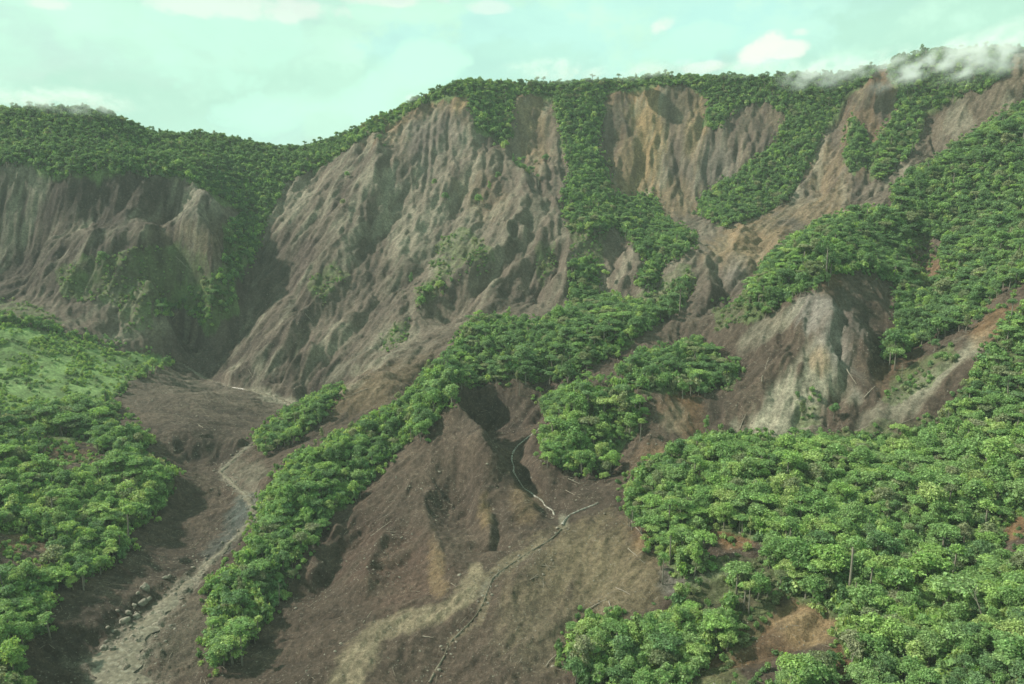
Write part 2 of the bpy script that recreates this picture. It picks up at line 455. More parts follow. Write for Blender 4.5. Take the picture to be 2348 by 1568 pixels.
# ribs (positive) and gullies (negative): height, width, points on the photo
CREASES = [
    (9, 20, [(855, 300), (868, 380), (850, 450), (815, 520)]), (-8, 16, [(885, 320), (897, 400), (870, 470), (835, 560)]),
    (7, 14, [(800, 535), (745, 580), (700, 630)]), (-5, 14, [(760, 610), (690, 690), (640, 760)]),
    (-4, 8, [(650, 600), (668, 660), (700, 720)]),
    (9, 18, [(1150, 340), (1195, 400), (1210, 460), (1180, 540), (1130, 600)]),
    (10, 16, [(1215, 370), (1250, 430), (1275, 500)]),
    (12, 18, [(1205, 520), (1150, 590), (1090, 625), (1060, 665), (1005, 725)]),
    (-12, 17, [(1265, 505), (1200, 590), (1120, 660), (1060, 725)]),
    (12, 18, [(1300, 490), (1255, 540), (1195, 620), (1130, 690), (1095, 740)]),
    (-12, 16, [(1310, 560), (1250, 630), (1220, 700)]),
    (11, 16, [(1400, 520), (1345, 570), (1295, 640), (1265, 705)]),
    (-10, 16, [(1430, 560), (1385, 640), (1370, 690)]),
    (9, 16, [(1465, 560), (1440, 630), (1425, 680)]),
    (-10, 14, [(1180, 320), (1190, 380), (1240, 420), (1262, 490)]),
    (-9, 16, [(1395, 260), (1400, 340), (1415, 430)]), (7, 16, [(1425, 260), (1440, 350), (1455, 430)]),
    (-7, 10, [(1455, 300), (1462, 350), (1475, 400), (1500, 430)]),
    (-8, 10, [(1545, 310), (1550, 370), (1590, 470)]), (6, 12, [(1570, 280), (1575, 350)]),
    (-7, 10, [(1690, 280), (1685, 340), (1690, 390)]), (5, 12, [(1660, 290), (1662, 370)]),
    (-7, 14, [(1925, 310), (1900, 380), (1870, 450)]), (5, 10, [(1985, 220), (1945, 300), (1905, 390), (1870, 460)]),
    (-6, 12, [(2010, 240), (1985, 330), (1970, 400)]),
    (-6, 14, [(1000, 560), (940, 640), (880, 700), (780, 780)]), (6, 14, [(950, 560), (880, 650), (820, 720), (730, 790)]),
    (-7, 12, [(880, 620), (860, 690), (820, 740)]),
    (-7, 14, [(1000, 330), (960, 420), (900, 500), (830, 600)]), (6, 14, [(1060, 330), (1010, 430), (960, 520), (900, 600)]),
    (-6, 14, [(1100, 380), (1060, 450), (1010, 540), (950, 620)]),
    (7, 12, [(730, 800), (690, 830), (650, 880)]), (-6, 12, [(690, 790), (640, 830), (610, 880)]),
    (7, 14, [(880, 810), (780, 850), (720, 890)]), (-5, 12, [(960, 800), (850, 840), (740, 890)]),
    (6, 12, [(590, 800), (590, 850)]), (-5, 12, [(540, 760), (520, 830)]),
    (4, 26, [(440, 415), (480, 460), (495, 500)]), (-9, 22, [(370, 440), (390, 480), (400, 505)]), (5, 18, [(330, 420), (350, 480)]),
    (5, 22, [(260, 520), (240, 600), (200, 680)]), (5, 20, [(440, 505), (420, 560), (380, 620)]), (-8, 20, [(330, 540), (330, 620), (300, 690)]),
    (-9, 24, [(90, 540), (60, 620), (40, 690)]), (7, 18, [(130, 530), (110, 600), (80, 680)]),
    (6, 10, [(455, 690), (400, 735), (360, 770)]), (7, 16, [(600, 490), (555, 590), (525, 665), (470, 728)]), (-9, 16, [(640, 480), (590, 600), (560, 690), (500, 770)]),
    # brown mound
    (7, 18, [(985, 1120), (985, 1215), (995, 1285), (1015, 1345)]),
    (-5, 15, [(1055, 1120), (1060, 1180), (1078, 1240), (1085, 1290)]),
    (17, 21, [(985, 945), (1005, 962), (1050, 1010), (1098, 1056), (1114, 1112), (1120, 1150)]), (7, 18, [(1108, 1130), (1106, 1180), (1112, 1262)]),
    (-5, 10, [(1150, 1150), (1140, 1220), (1130, 1280)]), (4, 9, [(1190, 1140), (1200, 1200)]),
    (-4, 12, [(870, 1190), (800, 1260), (745, 1330), (730, 1390)]), (8, 12, [(790, 1200), (720, 1290), (690, 1360)]),
    (8, 12, [(880, 1230), (850, 1310), (830, 1390)]),
    # debris tongue
    (7, 16, [(985, 775), (920, 830), (850, 885), (780, 925)]), (-9, 16, [(1020, 790), (960, 850), (905, 905), (860, 955)]),
    # grey scar
    (9, 14, [(1890, 660), (1905, 740), (1915, 820), (1910, 880)]), (-10, 10, [(1925, 780), (1930, 850), (1910, 930)]),
    (5, 10, [(1850, 720), (1800, 800), (1770, 870)]), (6, 12, [(1950, 720), (1965, 800), (1990, 870)]), (-6, 12, [(1985, 700), (2005, 800)]),
    (8, 14, [(1590, 575), (1610, 640), (1640, 700)]), (-9, 14, [(1630, 600), (1670, 660), (1690, 690)]),
    (6, 12, [(1700, 510), (1690, 570), (1665, 610)]), (-7, 12, [(1745, 520), (1745, 580), (1720, 640)]), (6, 12, [(1790, 530), (1780, 590)]),
    # right slope
    (3, 14, [(1480, 1180), (1470, 1290), (1500, 1390)]), (-3, 10, [(1400, 1380), (1330, 1450), (1300, 1540)]),
    (-5, 12, [(2120, 540), (2125, 600), (2105, 660)]),
    (-8, 16, [(2270, 1130), (2240, 1230), (2200, 1330), (2150, 1450)]),
]
dZ = np.zeros_like(Z)
for h, wd, pl in CREASES:
    pts = np.array([hit(*q) for q in pl])
    rs, cs = near_box(pts, 4 * wd)
    x, y = X[rs, cs], Yg[rs, cs]
    wob = 5 * vnoise(x / 14, y / 14, 55)
    d, f = poly_dist(x + wob, y - wob, pts)
    d = np.sqrt(d * d + 2.0)
    e = np.exp(-d / wd * 1.3) * np.clip(np.minimum(f, 1 - f) * 5, 0.12, 1)
    dZ[rs, cs] += 1.45 * h * e

# ------------------------------------------------------------------ land cover polygons
FOREST = {
    'left mountain': [(-400, 60), (0, 150), (160, 150), (260, 160), (340, 230), (400, 250), (480, 250), (560, 270), (640, 300), (690, 310), (680, 385), (655, 410), (640, 440),
                      (600, 520), (575, 600), (540, 650), (545, 690), (500, 720), (475, 752), (445, 720), (350, 722), (360, 685), (430, 660), (500, 622), (520, 570), (515, 515),
                      (560, 480), (490, 440), (440, 402), (260, 388), (130, 398), (60, 365), (-400, 380)],
    'main crest': [(660, 310), (760, 250), (860, 200), (930, 170), (1010, 140), (1060, 130), (1200, 140), (1290, 140), (1400, 130), (1500, 120), (1600, 120), (1600, 185),
                   (1490, 190), (1400, 198), (1280, 212), (1170, 208), (1080, 212), (1040, 205), (990, 222), (900, 264), (820, 318), (725, 378), (670, 400)],
    'crest strip one': [(1065, 190), (1178, 190), (1175, 300), (1160, 335), (1120, 295), (1090, 285)],
    'crest strip two': [(1262, 185), (1400, 175), (1380, 260), (1368, 340), (1392, 370), (1395, 430), (1440, 452), (1500, 440), (1525, 500), (1588, 530), (1575, 570), (1520, 600),
                        (1490, 665), (1460, 645), (1482, 590), (1450, 555), (1410, 505), (1370, 535), (1300, 518), (1292, 440), (1312, 390), (1290, 320)],
    'right crest': [(1560, 120), (1700, 110), (1880, 110), (1970, 100), (2035, 95), (2000, 168), (1935, 210), (1905, 265), (1870, 330), (1840, 390), (1808, 450), (1745, 485),
                    (1660, 512), (1600, 485), (1610, 440), (1660, 405), (1715, 372), (1770, 330), (1800, 265), (1765, 228), (1700, 235), (1640, 292), (1615, 278), (1625, 215), (1580, 190)],
    'far right crest': [(2035, 95), (2110, 70), (2225, 60), (2310, 80), (2310, 160), (2255, 205), (2190, 212), (2160, 238), (2120, 242), (2105, 300), (2080, 350), (2050, 378),
                        (2020, 412), (1995, 390), (1990, 340), (2040, 275), (2065, 205), (2040, 165)],
    'cliff islet': [(1950, 268), (1988, 300), (1988, 352), (1950, 392), (1935, 350)],
    'right ridge': [(2800, 60), (2347, 235), (2260, 282), (2180, 335), (2110, 385), (2052, 420), (2050, 478), (1960, 480), (1880, 508), (1800, 555), (1755, 595), (1708, 680), (1712, 730),
                    (1785, 690), (1850, 655), (1890, 622), (1985, 612), (2060, 650), (2050, 735), (2020, 820), (2055, 815), (2150, 755), (2290, 695), (2347, 640), (2800, 600)],
    'foreground': [(1430, 1110), (1490, 1062), (1560, 1012), (1640, 1000), (1720, 1002), (1900, 1005), (2050, 1000), (2150, 975), (2205, 880), (2285, 770), (2347, 690), (2800, 600),
                   (2800, 1800), (1740, 1640), (1765, 1530), (1850, 1490), (1925, 1440), (1925, 1395), (1850, 1370), (1795, 1350), (1760, 1275), (1720, 1245), (1645, 1205), (1622, 1222),
                   (1655, 1268), (1630, 1300), (1560, 1312), (1512, 1275), (1490, 1210), (1450, 1180)],
    'bottom grove': [(1300, 1510), (1330, 1410), (1380, 1440), (1410, 1390), (1440, 1440), (1500, 1402), (1560, 1382), (1600, 1425), (1680, 1385), (1692, 1430), (1640, 1482), (1590, 1525),
                     (1560, 1590), (1500, 1720), (1450, 1700), (1425, 1568), (1325, 1560)],
    'ledge': [(1665, 1270), (1745, 1280), (1735, 1345), (1680, 1355)],
    'middle ridge': [(1000, 835), (1050, 780), (1080, 735), (1150, 728), (1240, 738), (1300, 700), (1322, 590), (1365, 590), (1372, 672), (1440, 680), (1500, 690), (1560, 640), (1585, 625),
                     (1570, 685), (1505, 730), (1440, 780), (1380, 815), (1300, 855), (1200, 868), (1100, 870), (1040, 882)],
    'long spur': [(1000, 825), (1050, 850), (1040, 890), (1030, 925), (980, 972), (900, 1035), (850, 1095), (760, 1175), (690, 1275), (640, 1355), (600, 1425), (545, 1500), (480, 1525),
                  (478, 1460), (488, 1335), (540, 1290), (560, 1262), (590, 1200), (610, 1120), (660, 1060), (720, 1030), (830, 972), (900, 930), (960, 880)],
    'spur offshoot': [(580, 1000), (640, 955), (700, 915), (775, 878), (775, 900), (725, 962), (660, 1004), (600, 1022)],
    'plateau': [(1425, 842), (1460, 805), (1540, 795), (1600, 772), (1622, 792), (1645, 828), (1690, 838), (1680, 870), (1600, 885), (1500, 887), (1440, 878)],
    'knob': [(1230, 910), (1320, 870), (1450, 880), (1478, 922), (1452, 985), (1420, 1005), (1390, 1072), (1330, 1075), (1248, 1052), (1238, 1000), (1268, 945)],
    'left slope': [(-400, 690), (0, 718), (150, 748), (290, 798), (405, 822), (300, 862), (255, 915), (300, 960), (350, 1000), (330, 1035), (402, 1080), (388, 1140), (300, 1205), (292, 1262),
                   (200, 1312), (130, 1342), (92, 1440), (50, 1485), (60, 1590), (-400, 1800)],
}
HOLES = [[(2085, 545), (2165, 545), (2150, 640), (2110, 665), (2085, 640)], [(88, 990), (200, 1000), (250, 1042), (230, 1085), (150, 1095), (80, 1080)],
         [(-50, 1205), (110, 1228), (140, 1290), (110, 1325), (-50, 1325)], [(2240, 700), (2330, 640), (2347, 650), (2347, 690), (2290, 750)],
         [(2280, 1190), (2380, 1140), (2380, 1290), (2300, 1290)], [(1605, 1195), (1660, 1200), (1760, 1245), (1750, 1330), (1650, 1320), (1610, 1260)],
         [(1900, 1480), (1955, 1500), (1945, 1620), (1890, 1620)], [(1770, 1350), (1850, 1365), (1930, 1400), (1935, 1500), (1850, 1560), (1700, 1600), (1660, 1560), (1760, 1480)],
         [(280, 935), (340, 1000), (300, 1010), (240, 960)], [(2150, 1190), (2180, 1170), (2200, 1260), (2170, 1280)]]
SCRUB = [[(1000, 545), (1060, 530), (1110, 545), (1095, 580), (1060, 600), (1000, 580)], [(950, 660), (1010, 630), (1040, 650), (1000, 690), (955, 710)],
         [(1225, 590), (1270, 560), (1275, 600), (1240, 640)], [(870, 770), (940, 730), (935, 780), (880, 810)], [(1300, 520), (1380, 530), (1380, 600), (1310, 600)],
         [(1440, 690), (1580, 620), (1600, 650), (1520, 730)], [(1440, 880), (1690, 870), (1680, 895), (1480, 905)], [(1820, 900), (1880, 890), (1890, 950), (1830, 960)],
         [(1900, 990), (2150, 940), (2200, 970), (2000, 1005), (1900, 1006)], [(2040, 870), (2180, 790), (2200, 830), (2060, 920), (2020, 930)],
         [(1600, 1280), (1760, 1270), (1800, 1350), (1720, 1480), (1560, 1568), (1740, 1600), (1600, 1420), (1560, 1350)], [(270, 680), (350, 660), (350, 760), (280, 770)],
         [(-50, 660), (60, 690), (160, 740), (-50, 720)], [(1630, 690), (1740, 660), (1760, 720), (1640, 760)], [(180, 1060), (400, 1085), (330, 1040)], [(120, 620), (330, 560), (480, 600), (500, 660), (380, 700), (150, 690)], [(700, 640), (760, 600), (800, 640), (740, 700)], [(980, 600), (1110, 560), (1130, 620), (1000, 660)], [(1570, 530), (1600, 540), (1600, 580), (1560, 590)]]


def in_poly(u, v, poly):
    c = np.zeros(u.shape, bool)
    q = np.array(poly, float)
    for (x0, y0), (x1, y1) in zip(q, np.roll(q, -1, 0)):
        if y0 == y1:
            continue
        c ^= ((y0 > v) != (y1 > v)) & (u < (x1 - x0) * (v - y0) / (y1 - y0) + x0)
    return c


def in_any(u, v, polys):
    m = np.zeros(np.shape(u), bool)
    for p in polys:
        m |= in_poly(u, v, p)
    return m


# ------------------------------------------------------------------ erosion detail that follows the fall line
gzy, gzx = np.gradient(GZ, 4.0)
gl = np.hypot(gzx, gzy) + 1e-6
DX, DY = -gzx / gl, -gzy / gl
slope = bil(gl, X, Yg)
active = (Yg < 1300) & (Yg > 140)
ax, ay = X[active], Yg[active]


def streak(scale, step, ns, seed):
    acc, wsum = 0, 0
    for sg in (1, -1):
        px, py = ax.copy(), ay.copy()
        for k in range(ns):
            if sg == -1 and k == 0:
                pass
            else:
                acc = acc + vnoise(px / scale, py / scale, seed)
                wsum += 1
            px, py = px + sg * step * bil(DX, px, py), py + sg * step * bil(DY, px, py)
    v = acc / wsum
    return (v - v.mean()) / v.std()



# running water on the 4 m lattice: flow is gathered downhill and cuts gullies
NYg, NXg = GZ.shape
H0 = GZ + 3.4 * fbm(GX / 55, GY / 55, 4, 201) + 1.6 * fbm(GX / 14, GY / 14, 3, 207)
H = H0.copy()
OFF = [(-1, -1), (-1, 0), (-1, 1), (0, -1), (0, 1), (1, -1), (1, 0), (1, 1)]
lin = np.arange(NYg * NXg).reshape(NYg, NXg)
for it in range(9):
    best, rec = np.zeros(H.shape), lin.copy()
    Hp, Lp = np.pad(H, 1, 'edge'), np.pad(lin, 1, 'edge')
    for dy_, dx_ in OFF:
        sl = (H - Hp[1 + dy_:1 + dy_ + NYg, 1 + dx_:1 + dx_ + NXg]) / (4.0 * math.hypot(dx_, dy_))
        b_ = sl > best
        best = np.where(b_, sl, best)
        rec = np.where(b_, Lp[1 + dy_:1 + dy_ + NYg, 1 + dx_:1 + dx_ + NXg], rec)
    order_ = np.argsort(-H.ravel()).tolist()
    rl, acc = rec.ravel().tolist(), [1.0] * H.size
    for c_ in order_:
        r_ = rl[c_]
        if r_ != c_:
            acc[r_] += acc[c_]
    Af = np.minimum(np.array(acc).reshape(H.shape), 900)
    H -= np.clip(0.30 * Af ** 0.42 * np.minimum(best, 1.3), 0, 1.8)
    Hp = np.pad(H, 1, 'edge')
    lap = (Hp[:-2, 1:-1] + Hp[2:, 1:-1] + Hp[1:-1, :-2] + Hp[1:-1, 2:]) / 4 - H
    H += 0.22 * lap


def blur(G, r):
    k = np.exp(-0.5 * (np.arange(-3 * r, 3 * r + 1) / r) ** 2)
    k /= k.sum()
    for ax_ in (0, 1):
        Gp = np.pad(G, [(3 * r, 3 * r) if a == ax_ else (0, 0) for a in (0, 1)], 'edge')
        G = sum(k[i] * (Gp[i:i + G.shape[0], :] if ax_ == 0 else Gp[:, i:i + G.shape[1]]) for i in range(len(k)))
    return G


ER = H - GZ
ER -= blur(ER, 9)


def cub(G, x, y):
    fx = np.clip((x - gx[0]) / 4.0, 1, len(gx) - 3.001)
    fy = np.clip((y - gy[0]) / 4.0, 1, len(gy) - 3.001)
    i, j = fx.astype(int), fy.astype(int)
    u, v = fx - i, fy - j

    def wts(t_):
        return ((-.5 * t_ + 1) * t_ - .5) * t_, (1.5 * t_ - 2.5) * t_ * t_ + 1, ((-1.5 * t_ + 2) * t_ + .5) * t_, (.5 * t_ - .5) * t_ * t_
    wu, wv = wts(u), wts(v)
    return sum(wv[b] * sum(wu[a] * G[j + b - 1, i + a - 1] for a in range(4)) for b in range(4))


erd = cub(ER, ax, ay)
wx = ax + 7 * fbm(ax / 25, ay / 25, 2, 401)
wy = ay + 7 * fbm(ax / 25, ay / 25, 2, 402)
sv = (ax, ay)
ax, ay = wx, wy
st_big = streak(22.0, 7.0, 7, 11)
st_mid = streak(8.0, 3.5, 6, 23)
ax, ay = sv
st_fin = streak(3.2, 2.0, 5, 37)
patch = np.clip(0.55 + 1.1 * fbm(ax / 75, ay / 75, 3, 405), 0.1, 1.3)
nz_a = fbm(ax / 60, ay / 60, 4, 5)
nz_b = fbm(ax / 11, ay / 11, 4, 6)
U_, V_ = proj(X, Yg, Z)
wobU, wobV = 14 * fbm(X / 9, Yg / 9, 3, 71), 12 * fbm(X / 9 + 40, Yg / 9, 3, 72)
Tm = np.maximum.accumulate(np.where(Yg > 100, Z / Yg, -9), 0)
seen = (Z / Yg) >= Tm - 0.012
wood_g = in_any(U_ + wobU, V_ - 12 + wobV, FOREST.values()) & ~in_any(U_ + wobU, V_ - 12 + wobV, HOLES)
wood_g |= (~seen) & (Yg > 900)
wood_g |= (U_ > 2380) & (Yg < 900) | (U_ < -60) & (Yg < 760)
scrub_g = in_any(U_ + wobU, V_ + wobV, SCRUB) & ~wood_g
steep = np.clip((slope[active] - 0.2) / 0.6, 0, 1)
bare = 1.0 - 0.75 * wood_g[active]
fine = np.clip(slope[active] / 0.35, 0.25, 1)
sharp = -np.abs(st_big) + 0.8                       # sharp crested ribs
cliffy = np.clip((ay - 480) / 200, 0.5, 1)
ua_, va_ = U_[active], V_[active]
cliffy = np.maximum(cliffy, 1.25 * np.clip(1.4 - ((ua_ - 1880) / 150) ** 2 - ((va_ - 820) / 160) ** 2, 0, 1))
ev = np.clip(1.0 - 0.8 * np.clip(slope[active] - 0.85, 0, 1), .25, 1.0) * np.clip(0.62 + 1.1 * fbm(ax / 90, ay / 90, 2, 433), .15, 1.2)
# broad slanting spurs and broken rock: ridged noise drawn out along the general fall of the face
wx, wy = ax + 14 * fbm(ax / 60, ay / 60, 3, 501), ay + 14 * fbm(ax / 60, ay / 60, 3, 502)
ca, sa = math.cos(math.radians(22)), math.sin(math.radians(22))
al, cr_ = wx * sa + wy * ca, wx * ca - wy * sa
sp1 = 0.42 - np.abs(fbm(cr_ / 46, al / 120, 4, 511, .45)) * 1.6
sp2 = 0.42 - np.abs(fbm(cr_ / 13, al / 50, 4, 521, .5)) * 1.6
blk = fbm(wx / 12, wy / 12, 5, 531, .62)
d = bare * cliffy * (0.85 * erd * ev + steep * (15.0 * sp1 + 4.0 * sp2 + 2.6 * blk * (1.4 - patch)) + steep * patch * (0.7 * sharp + 0.4 * st_big + 0.7 * (0.8 - np.abs(st_mid)) + 0.4 * st_mid))
d += bare * fine * (0.50 * st_fin + (0.5 * st_mid + 0.9 * (0.8 - np.abs(st_mid))) * (1 - .6 * steep)) * (0.5 + 0.7 * cliffy)
d += bare * (1.3 * nz_a + 1.2 * nz_b * (0.35 + steep)) + bare * 0.62 * fbm(ax / 2.8, ay / 2.8, 3, 19) + bare * 0.30 * vnoise(ax / 1.5, ay / 1.5, 29)
edge_fade = np.clip((1190 - ay) / 60, 0, 1)
d *= edge_fade
dZ[active] += d
streak_col = np.zeros_like(Z)
streak_col[active] = 0.5 * st_fin + 0.45 * st_mid + 0.3 * st_big
Zbase = Z.copy()
Z = Z + dZ

# streams: bed cut into the ground, water laid in the bed
STREAMS = {
    'left_upper': ([(410, 828), (440, 848), (470, 866), (520, 880), (575, 890), (610, 902), (645, 915), (684, 934)], [1.2, 1.5, 1.8, 1.5, 2, 4, 5, 3]),
    'left': ([(590, 1005), (560, 1025), (525, 1062), (500, 1080), (530, 1100), (562, 1128), (585, 1150), (580, 1178), (548, 1222), (520, 1250), (480, 1288), (430, 1325), (385, 1360), (345, 1410),
              (310, 1450), (285, 1490), (265, 1530), (250, 1590)], [1.6, 1.8, 2.2, 2.6, 3.2, 3.6, 3.6, 3.4, 3.6, 3.2, 3.4, 5, 7, 9, 12, 15, 18, 20]),
    'brook': ([(1258, 958), (1225, 990), (1190, 1015), (1172, 1040), (1176, 1078), (1205, 1100), (1240, 1135), (1270, 1165), (1285, 1185)], [.7, 1.0, .7, 1.1, .8, .7, 1.0, .9, 1.5]),
    'seep': ([(1375, 1148), (1350, 1158), (1320, 1168), (1296, 1184), (1288, 1205)], [.6, .9, .7, .8, 1.5]),
    'brook_lower': ([(1288, 1205), (1255, 1238), (1215, 1262), (1160, 1298), (1120, 1325), (1110, 1380), (1075, 1430), (1030, 1468), (1010, 1510), (975, 1575)],
                    [.7, .4, .55, .45, .8, .5, .45, .7, .9, .8]),
}
beds = {}
for nm, (pl, wd) in STREAMS.items():
    Zs, Z = Z, Zbase
    pts = np.array([hit(*q) for q in pl])
    Z = Zs
    pts[:, 2] = np.minimum.accumulate(pts[:, 2])
    L = np.r_[0, np.cumsum(np.linalg.norm(np.diff(pts[:, :2], axis=0), axis=1))]
    tt = np.arange(0, L[-1], 1.5)
    P = np.stack([np.interp(tt, L, pts[:, k]) for k in range(3)], 1)
    for k in range(3):
        P[:, k] = np.convolve(np.pad(P[:, k], 4, 'edge'), np.ones(9) / 9, 'valid')
    W = np.interp(tt, L, wd)
    mx_ = max(wd)
    W = W * (1.05 + 0.45 * vnoise(tt / 9, tt * 0, 3) + 0.25 * vnoise(tt / 3, tt * 0, 8))
    P[:, 0] += 0.8 * vnoise(tt / 7, tt * 0 + 5, 31) + (0.5 if mx_ < 2 else 1.2) * vnoise(tt / 16, tt * 0 + 5, 33)
    mw = max(wd)
    rs, cs = near_box(P, 4 * mw + 14)
    x, y = X[rs, cs], Yg[rs, cs]
    best, idx = np.full(x.shape, 1e9), np.zeros(x.shape, int)
    for i in range(0, len(P), 2):
        q = np.hypot(x - P[i, 0], y - P[i, 1])
        m = q < best
        best[m], idx[m] = q[m], i
    half = W[idx] / 2
    k = np.clip((best - half * 1.05 - 1.3) / (half * 1.5 + (9.0 if mw < 3 else 4.0)), 0, 1)
    k = k * k * (3 - 2 * k)
    bedz = P[idx, 2] - 0.92 + 1.15 * np.clip(fbm(x / 3.4, y / 3.4, 3, 4) * 2.2, -.6, 1.4) * np.clip(half / 2, .22, 1)
    inreach = best < half * 2.6 + (11 if mw < 3 else 5.5)
    Z[rs, cs] = np.where(inreach, Z[rs, cs] * k + bedz * (1 - k), Z[rs, cs])
    beds[nm] = (P, W)

U2, V2 = proj(X, Yg, Z)

# ------------------------------------------------------------------ soil and rock colours of the ground, with some shade painted in as DARK
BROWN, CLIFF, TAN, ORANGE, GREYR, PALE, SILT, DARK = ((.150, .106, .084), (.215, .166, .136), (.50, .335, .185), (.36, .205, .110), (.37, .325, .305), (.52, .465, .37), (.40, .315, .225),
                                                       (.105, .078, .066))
soil = np.empty(Z.shape + (3,))
soil[:] = BROWN
kf = np.clip((Yg - 560) / 160, 0, 1)[..., None]
soil += kf * (np.array(CLIFF) - BROWN)
kf = (np.clip((Z - 10) / 110, 0, 1) * (X > -160) * (.42 + .5 * fbm(X / 30, Yg / 30, 3, 77)))[..., None]
soil += np.clip(kf, 0, .8) * (np.array((.36, .265, .18)) - soil)
BLOBS = [
    # U, V, ru, rv, angle, colour, strength
    (1480, 270, 32, 120, 4, TAN, .9), (1465, 380, 60, 90, 0, TAN, .45), (1590, 290, 24, 100, 0, TAN, .55), (1500, 460, 90, 60, 0, TAN, .35), (1440, 210, 60, 25, 0, ORANGE, .5),
    (1060, 225, 40, 30, 30, TAN, .8), (960, 250, 90, 22, 30, ORANGE, .55), (900, 285, 90, 18, 33, ORANGE, .4), (1230, 300, 40, 90, 0, TAN, .35), (1235, 215, 50, 15, 0, ORANGE, .4),
    (2015, 180, 40, 40, 30, ORANGE, .8), (1950, 290, 45, 120, 25, ORANGE, .5), (1900, 400, 50, 100, 25, TAN, .35), (1850, 480, 220, 30, -10, TAN, .30),
    (1720, 560, 90, 70, 0, TAN, .5), (1690, 530, 40, 30, 0, ORANGE, .4), (1690, 620, 30, 40, 0, GREYR, .4), (1640, 400, 60, 80, 0, GREYR, .35),
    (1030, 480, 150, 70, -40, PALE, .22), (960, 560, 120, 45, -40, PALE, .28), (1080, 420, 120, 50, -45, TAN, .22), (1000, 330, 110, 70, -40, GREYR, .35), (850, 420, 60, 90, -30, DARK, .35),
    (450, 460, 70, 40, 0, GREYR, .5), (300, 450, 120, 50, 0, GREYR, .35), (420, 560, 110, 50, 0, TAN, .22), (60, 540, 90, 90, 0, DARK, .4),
    (560, 820, 150, 70, 0, DARK, .6), (690, 860, 110, 50, 0, DARK, .5), (620, 620, 110, 110, -30, DARK, .4), (200, 450, 330, 70, 0, DARK, .9), (250, 620, 330, 90, 0, DARK, .85), (590, 830, 18, 25, 0, PALE, .4), (640, 700, 120, 80, -30, DARK, .25),  # the two widest DARK blobs paint shade over the left mountain
    (830, 835, 90, 18, 18, PALE, .4), (640, 912, 60, 16, -20, PALE, .6),
    (860, 890, 150, 40, 30, TAN, .22), (780, 905, 60, 14, 20, PALE, .3), (910, 780, 60, 40, 30, PALE, .28),
    (1900, 850, 60, 80, 10, PALE, .75), (1810, 930, 110, 70, 30, PALE, .85), (1740, 980, 70, 40, 0, PALE, .7), (1860, 720, 50, 50, 0, GREYR, .8), (1930, 790, 60, 100, 0, GREYR, .7),
    (1770, 745, 90, 24, 35, PALE, .55), (1880, 640, 50, 40, 0, ORANGE, .35), (1980, 760, 60, 90, 0, BROWN, .5), (1890, 830, 26, 40, 0, TAN, .5), (1760, 830, 50, 50, 30, BROWN, .6),
    (2170, 830, 150, 30, 40, PALE, .8), (2270, 740, 70, 40, 40, ORANGE, .7), (2080, 920, 110, 40, 35, PALE, .55), (2130, 610, 50, 50, 0, ORANGE, .55), (2050, 850, 60, 30, 40, ORANGE, .3),
    (1560, 940, 70, 60, 0, ORANGE, .6), (1540, 960, 40, 40, 0, PALE, .35), (1650, 950, 40, 50, 0, DARK, .4), (1480, 1050, 60, 50, 0, ORANGE, .3), (1520, 1060, 60, 40, 0, TAN, .25),
    (1150, 930, 120, 60, 0, DARK, .5), (1110, 980, 100, 40, 0, DARK, .4),  # shade of the bowl under the wooded ridge, painted into the ground colour
    (900, 1300, 120, 100, 0, (.17, .100, .080), .6), (800, 1150, 100, 70, 30, (.16, .105, .083), .5), (990, 1290, 22, 70, 5, TAN, .35), (1105, 1175, 18, 40, 0, TAN, .45), (1200, 1150, 40, 40, 0, TAN, .25),
    (990, 1405, 110, 28, 28, SILT, .95), (880, 1445, 100, 28, 25, SILT, .95), (820, 1510, 60, 44, 40, SILT, .9), (790, 1560, 60, 40, 60, SILT, .9), (1060, 1350, 50, 30, 35, SILT, .95), (1085, 1310, 16, 24, 0, SILT, .9), (1150, 1320, 70, 12, 35, PALE, .5), (1290, 1196, 12, 18, 0, PALE, .7),
    (1190, 1280, 90, 14, 35, SILT, .7), (1110, 1390, 14, 50, -15, SILT, .6), (1060, 1450, 50, 10, 45, SILT, .6),
    (1400, 1290, 140, 100, 0, (.31, .235, .15), .8), (1470, 1240, 40, 40, 0, ORANGE, .5), (1330, 1390, 180, 150, 0, (.26, .20, .135), .7), (1250, 1480, 120, 90, 0, (.19, .15, .11), .4),
    (1560, 1330, 50, 40, 0, GREYR, .7), (1640, 1310, 60, 30, 0, GREYR, .5), (1850, 1430, 85, 60, -10, (.47, .315, .185), .95), (1690, 1230, 60, 26, -20, ORANGE, .95),
    (2330, 1200, 30, 40, 0, ORANGE, .9), (1700, 1480, 110, 60, 0, ORANGE, .45), (1930, 1530, 30, 60, 0, ORANGE, .7), (1620, 1550, 80, 40, 0, TAN, .3),
    (570, 1080, 50, 30, 0, PALE, .35), (572, 1150, 30, 50, 0, PALE, .3), (420, 1345, 80, 14, 35, PALE, .35), (300, 1480, 50, 50, 0, PALE, .4), (250, 1560, 55, 40, 0, PALE, .45),
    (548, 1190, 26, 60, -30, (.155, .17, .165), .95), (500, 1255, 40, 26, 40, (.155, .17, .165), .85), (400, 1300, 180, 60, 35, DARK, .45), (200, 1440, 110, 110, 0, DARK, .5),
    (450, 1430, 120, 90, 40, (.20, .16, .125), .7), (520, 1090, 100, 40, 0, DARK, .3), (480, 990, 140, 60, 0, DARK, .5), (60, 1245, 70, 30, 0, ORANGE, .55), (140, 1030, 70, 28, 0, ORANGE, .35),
    (2340, 320, 60, 60, 0, TAN, .25), (2200, 300, 90, 60, 0, BROWN, .5), (2100, 400, 60, 60, 30, BROWN, .35),
]
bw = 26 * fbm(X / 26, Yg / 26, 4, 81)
bw2 = 26 * fbm(X / 26 + 70, Yg / 26, 4, 82)
